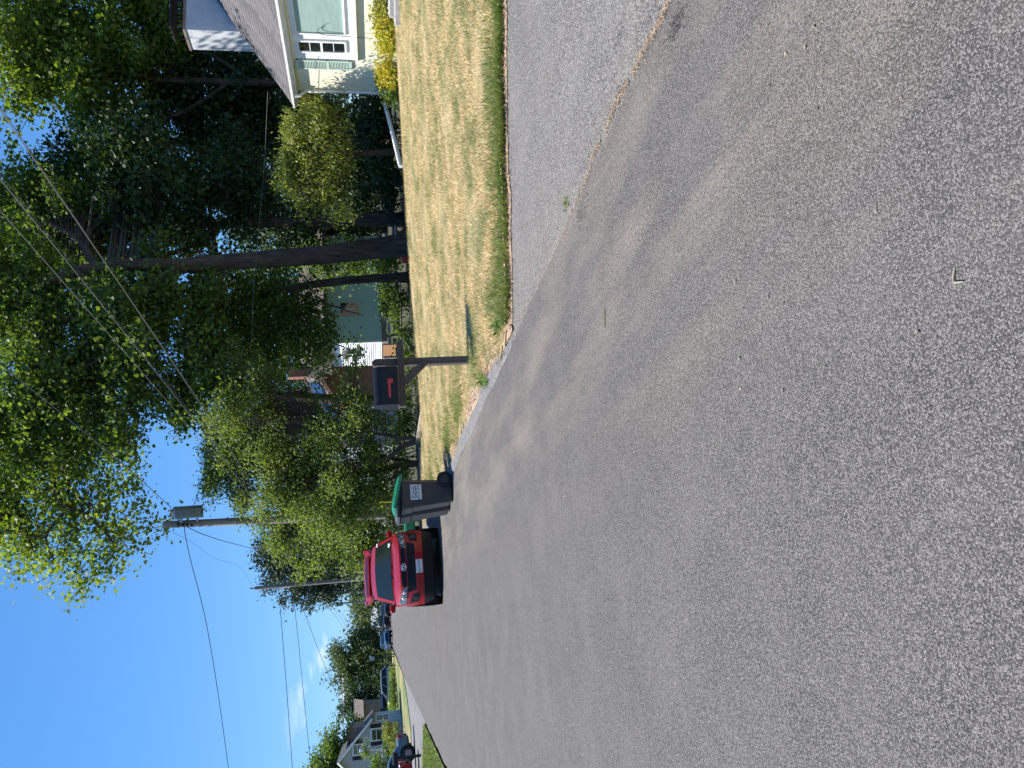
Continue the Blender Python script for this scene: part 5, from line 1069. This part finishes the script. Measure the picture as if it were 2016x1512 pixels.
# mailbox posts across the street
def far_post(name, label, px, htop, box=True, hh=1.1, D=None):
    g = gnd(*px) if D is None else P(*px, D); t = thing(name, label, 'mailbox' if box else 'sign', (g.x, g.y, .0)); obj('post', MB().box((0, 0, hh/2), (.11, .11, hh)), M['rubber'], t)
    if box:
        q = tunnel(.25, -.25, .2, .24, hh); 
        for i in range(len(q.v)): x_, y_, z_ = q.v[i]; q.v[i] = (x_, y_+.096, z_)
        recalc(obj('box', q, M['black_box'], t)); obj('brace', MB().box((.16, 0, hh-.2), (.4, .06, .06), Matrix.Rotation(math.radians(45), 3, 'Y')), M['rubber'], t)
    return t
far_post('mailbox', 'black mailbox on dark post before the grey car across the street', (829, 1487), 0, True, 1.0)
far_post('mailbox', 'distant mailbox on thin dark post at the left kerb', (777.5, 1288), 0, True, 1.0)
far_post('mailbox', 'distant low post farther along the left kerb', (779.5, 1309), 0, True, .9)
sp = far_post('street_sign', 'distant sign on a tall dark post by the left kerb', (777.5, 1292), 0, False, 3.0); obj('sign_panel', MB().box((0, -.07, 2.7), (.45, .02, .6)), M['steel'], sp)

# ------------------------------------------------------------------ utility poles and wires
def pole(label, base, top, r0, r1, arm=False):
    t = thing('utility_pole', label, 'utility pole', base); b, tp2 = Vector(base), Vector(top)
    obj('shaft', MB().tube([b, b.lerp(tp2, .5), tp2], [r0, (r0+r1)/2, r1], 16), M['polewood'], t, True, smooth=True, sharp=50); return t
DP = 27.; pb0 = P(860, 1008, DP); pb0.z = -.05; pt0 = P(322, 1033, DP)
pl1 = pole('weathered utility pole with grey transformer rising behind the bins', pb0, pt0, .155, .115)
tc0 = P(343, 1010, DP-.3); tc1 = P(397, 1010, DP-.3)
tc1 = Vector((tc0.x, tc0.y, tc1.z))
tf_ = obj('transformer', MB().tube([tc0+Vector((0, 0, .03)), tc0, tc1, tc1-Vector((0, 0, .02))], [.16, .205, .205, .19], 22), M['transformer'], pl1, True, smooth=True, sharp=40)
bs = MB(); 
for dx in (-.09, .08): bs.tube([tc0+Vector((dx, 0, 0)), tc0+Vector((dx, 0, .10)), tc0+Vector((dx, 0, .20))], [.035, .05, .018], 10)
obj('bushing', bs, M['porcelain'], tf_)
obj('lid_band', MB().tube([tc0+Vector((0, 0, -.03)), tc0+Vector((0, 0, -.07))], .212, 22), M['steel'], tf_)
brk = MB(); 
for z_ in (tc0.z-.2, tc1.z+.15): brk.box(((tc0.x+pt0.x)/2, tc0.y+.1, z_), (.3, .06, .06))
obj('bracket', brk, M['steel'], pl1, True)
at1 = P(362, 1034, DP-.15); hw = MB()
for k in range(4): hw.box(at1+Vector((-.03+.02*k, -.02, -.25+.14*k)), (.09, .1, .05), .3*k)
obj('clamp', hw, M['rubber'], pl1, True)
sb_ = P(524, 1014, DP-.2); obj('splice_box', MB().box(sb_, (.2, .14, .30), None, .02), M['rubber'], pl1, True); obj('meter_tag', MB().box(P(795, 1007, DP-.2), (.14, .01, .16)), M['steel'], pl1, True)
obj('splice_label', MB().box(sb_+Vector((-.02, -.075, .02)), (.09, .01, .12)), M['label'], pl1, True)
def far_pole(label, xt, yt, xb, yb, D, r, arms=True):
    a = P(xt, yt, D); b = P(xb, yb, D); d = (b-a); b2 = a+d*((a.z+.05)/(a.z-b.z)); t = pole(label, b2, a, r, r*.75)
    if arms: obj('pin_insulator', MB().tube([a, a+Vector((0, 0, .35))], [.05, .06], 8), M['porcelain'], t, True)
    return t, a
p2, a2 = far_pole('bare wooden utility pole in front of the spruce', 502, 1158, 690, 1141, 58, .17)
p3, a3 = far_pole('thin distant pole left of the spruce', 622, 1172, 715, 1164, 95, .15)
p4, a4 = far_pole('farthest pole with small grey transformer', 660, 1189, 715, 1184, 120, .17)
q = P(663, 1190, 119.5); obj('transformer', MB().tube([q, q-Vector((0, 0, .8))], .3, 12), M['transformer'], p4, True)
q = P(676, 1152, 57.5); obj('wire_loop', MB().tube([P(*v, 57.6) for v in ((600, 1150), (608, 1128), (630, 1108), (645, 1112), (643, 1138))], .02, 6, False), M['wire_alu'], p2, True)
obj('wire_loop', MB().tube([P(*v, 57.6) for v in ((556, 1153), (566, 1140), (572, 1122), (566, 1118))], .02, 6, False), M['wire_alu'], p2, True)
def wire(label, pts_, r, m='wire', twist=False):
    q, _ = smooth_path(pts_, [r]*len(pts_), 8); mb = MB()
    if twist:
        w1 = []; w2 = []
        tot = 0
        for i, p in enumerate(q): 
            a = i*1.1; o_ = Vector((math.cos(a), math.sin(a)*.3, math.sin(a)))*r*.9; w1.append(p+o_); w2.append(p-o_)
        mb.tube(w1, r, 5, False).tube(w2, r, 5, False)
    else: mb.tube(q, r, 5, False)
    o = obj('overhead_wire', mb, M[m]); o['label'] = label; o['category'] = 'wire'; o['group'] = 'overhead wires along the street'; return o
def far_end(x, y, z): d = ray(x, y); return CP + d*((z-EYE)/d.z)
c0 = P(520, 1006, DP)
def run(label, px, z, start, r, m='wire', sag=.25):
    e_ = far_end(*px, z); s_ = Vector(start); ex = s_.lerp(e_, 1.5); mid = s_.lerp(e_, .5)
    wire(label, [s_, s_.lerp(e_, .25)-Vector((0, 0, sag*.2)), mid-Vector((0, 0, sag*.3)), s_.lerp(e_, .75)-Vector((0, 0, sag*.2)), e_, ex+Vector((0, 0, .1))], r, m)
run('lowest grey communication cable crossing the maple foliage', (0, 216), 5.6, P(528, 1004, DP), .0065, 'wire_alu')
run('cable lashed just under the lowest communication cable', (0, 209), 5.62, P(522, 1004, DP), .0045)
run('middle communication cable of the three crossing the foliage', (0, 352), 5.7, P(516, 1006, DP), .006, 'wire_alu')
run('thin companion of the middle communication cable', (0, 343), 5.68, P(520, 1006, DP), .004)
run('upper single communication cable crossing the foliage', (0, 414), 5.8, P(508, 1007, DP), .0052, 'wire_alu')
run('thick twisted cable running from the transformer to the upper left corner', (0, 716), 8.2, P(338, 1000, DP), .011)
wire('dark service cable from the transformer across open sky to the left', [at1, P(372, 1090, DP+1), P(405, 1222, DP+3), P(430, 1370, DP+5), P(452, 1530, DP+7)], .014)
wire('short twisted drop from transformer towards the spruce', [at1, P(400, 1052, DP+4), P(447, 1067, DP+12), P(505, 1082, DP+25)], .016)
wire('thin faint wire curving from pole top down to the left', [P(340, 1048, DP), P(378, 1068, DP+6), P(425, 1100, DP+14), P(470, 1115, DP+22), P(500, 1158, 58)], .006)
wire('pale service drop from transformer up to the right', [at1, P(385, 985, DP), P(400, 930, DP+.5), P(408, 880, DP+1)], .012, 'wire_alu')
wire('topmost dark wire crossing sky left of the second pole', [P(548, 1155, 57.8), P(556, 1250, 57), P(566, 1380, 56), P(577, 1530, 55)], .022)
wire('middle dark wire crossing sky left of the second pole', [P(575, 1152, 57.8), P(586, 1250, 57), P(599, 1380, 56), P(614, 1530, 55)], .018)
wire('steep dark wire dropping from the second pole towards the grey house', [P(580, 1151, 57.8), P(612, 1240, 60), P(647, 1330, 64), P(684, 1420, 68)], .018)
for k, (xa, xb) in enumerate(((622, 690), (632, 697), (640, 704))):
    wire(('upper', 'middle', 'lower')[k]+' of the faint distant wires past the third pole', [P(xa, 1172, 95), P((xa+xb)/2+6, 1215, 105), P(xb, 1262, 120)], .016)
wire('wire strung between the second and third poles', [P(520, 1156, 58), P(590, 1164, 75), P(628, 1172, 95)], .016)
# house service line through the shaded trees
wire('faint service line crossing the dark trees to the low house', [P(527, 180, 22), P(520, 330, 25), P(512, 420, 25), P(500, 560, 25.5), P(495, 680, 25.5)], .007, 'wire_alu')

# ------------------------------------------------------------------ houses across and down the street
G0 = P(770, 1418, 68); gX, gY = G0.x, G0.y; GW = 5.6
hg = thing('grey_house', 'grey clapboard cottage with gable and brown dormer across the street', 'house', (gX, gY, 0))
def gp_(name, mb, m, parent=None, **kw): return obj(name, mb, m, parent or hg, True, **kw)
ez_ = P(730, 1418, 68).z; pz = P(668, 1481, 68).z
gp_('gable_wall', MB().prism([(gX, gY, -.1), (gX-GW, gY, -.1), (gX-GW, gY, ez_), (gX-GW/2, gY, pz), (gX, gY, ez_)], (0, .3, 0)), M['greysiding'])
gp_('side_wall', MB().box((gX-.15, gY+4.3, ez_/2-.05), (.3, 8, ez_)), M['greysiding'])
def roofside(sx_):
    ex = gX if sx_ > 0 else gX-GW; ov = .3*sx_; k_ = (pz-ez_)/(GW/2)
    return MB().prism([(ex+ov, gY-.3, ez_-.3*k_+.02), (gX-GW/2, gY-.3, pz+.02), (gX-GW/2, gY-.3, pz+.2), (ex+ov, gY-.3, ez_-.3*k_+.2)], (0, 9, 0))
gp_('roof', roofside(1), M['brownroof']); gp_('roof', roofside(-1), M['brownroof'])
for sx_ in (1, -1):
    ex = gX if sx_ > 0 else gX-GW; gp_('rake_board', MB().tube([(ex+.3*sx_, gY-.32, ez_-.12), (gX-GW/2, gY-.32, pz+.1)], .09, 4), M['white'])
dm = gp_('dormer', MB().box((gX-1.15, gY+3.6, ez_+1.15), (1.5, 4.6, 1.5)), M['browncladding']); obj('dormer_roof', MB().box((gX-1.2, gY+3.6, ez_+1.97), (1.9, 5.0, .14), Matrix.Rotation(math.radians(12), 3, 'Y')), M['brownroof'], dm)
def gwin(px, hw_, hh_, shut=True):
    c = atY(*px, gY); w0 = gp_('window', MB().box((c.x, gY-.02, c.z), (hw_*2+.2, .08, hh_*2+.2)), M['white'])
    obj('pane', MB().box((c.x, gY-.07, c.z+hh_/2+.01), (hw_*2, .03, hh_-.04)), M['glass'], w0); obj('pane', MB().box((c.x, gY-.07, c.z-hh_/2-.01), (hw_*2, .03, hh_-.04)), M['glass'], w0)
    if shut:
        for s_ in (-1, 1): obj('shutter', MB().box((c.x+s_*(hw_+.28), gY-.05, c.z), (.30, .06, hh_*2+.15)), M['rubber'], w0)
gwin((741, 1446), .42, .40); gwin((704, 1476), .36, .34)
for y_ in (1.4, 3.4): 
    w0 = gp_('window', MB().box((gX+.02, gY+y_, 1.7), (.08, .9, 1.2)), M['white']); obj('pane', MB().box((gX+.07, gY+y_, 1.7), (.03, .7, 1.0)), M['glass'], w0)
for k in range(6):
    q = atY(751, 1441+k*11.5, gY); gp_('lattice_panel', MB().box((q.x, gY-.03, q.z), (.30, .06, .24)), M['white'])
lp = P(770, 1478, 60); ll = thing('garden_lamp', 'slim white lamp post in front of the grey house', 'lamp post', (lp.x, lp.y, 0)); q = P(712, 1477, 60)
obj('post', MB().tube([(lp.x, lp.y, 0), (q.x, q.y, q.z)], .04, 8), M['white'], ll, True); obj('lantern', MB().box(q, (.25, .25, .35), None, .04), M['white'], ll, True)
H2 = P(770, 1378, 100); hb_ = thing('brown_house', 'brown house with dark porch beyond the grey cottage', 'house', (H2.x, H2.y, 0))
z1 = P(716, 1378, 100).z; obj('wall', MB().box((H2.x-2.2, H2.y+3, z1/2), (4.4, 6, z1)), M['browncladding'], hb_, True)
obj('roof', MB().prism([(H2.x+.4, H2.y-.4, z1-.1), (H2.x-4.8, H2.y-.4, z1-.1), (H2.x-4.8, H2.y+3, z1+1.2), (H2.x+.4, H2.y+3, z1+1.2)], (0, 0, .15)), M['brownroof'], hb_, True)
obj('porch_shade_block', MB().box((H2.x-2, H2.y-.05, 1.2), (2.2, .15, 1.5)), M['rubber'], hb_, True)  # solid black block stands in for the shade inside the porch
obj('hanging_banner', MB().box((H2.x-1.4, H2.y-.2, z1-1.0), (.5, .04, .9)), M['flag'], hb_, True)
H3 = P(766, 1243, 140); hc_ = thing('grey_roofed_house', 'distant pale house with grey hipped roof beyond the pickup', 'house', (H3.x, H3.y, 0))
z2 = P(748, 1243, 140).z; zr = P(731, 1243, 140).z
obj('wall', MB().box((H3.x+2.2, H3.y+3, z2/2), (7.5, 6, z2)), M['whitesiding'], hc_, True)
obj('roof', MB().add([(H3.x-2, H3.y-.4, z2), (H3.x+6.4, H3.y-.4, z2), (H3.x+6.4, H3.y+6.4, z2), (H3.x-2, H3.y+6.4, z2), (H3.x+1, H3.y+3, zr), (H3.x+3.4, H3.y+3, zr)], [(0, 1, 5, 4), (1, 2, 5), (2, 3, 4, 5), (3, 0, 4), (3, 2, 1, 0)]), pm('slate roof', (.24, .26, .28), .9, (.30, .32, .34), 3), hc_, True)
obj('chimney', MB().box((H3.x+.6, H3.y+2, zr+.2), (.7, .7, 1.6)), M['brick_red'], hc_, True)
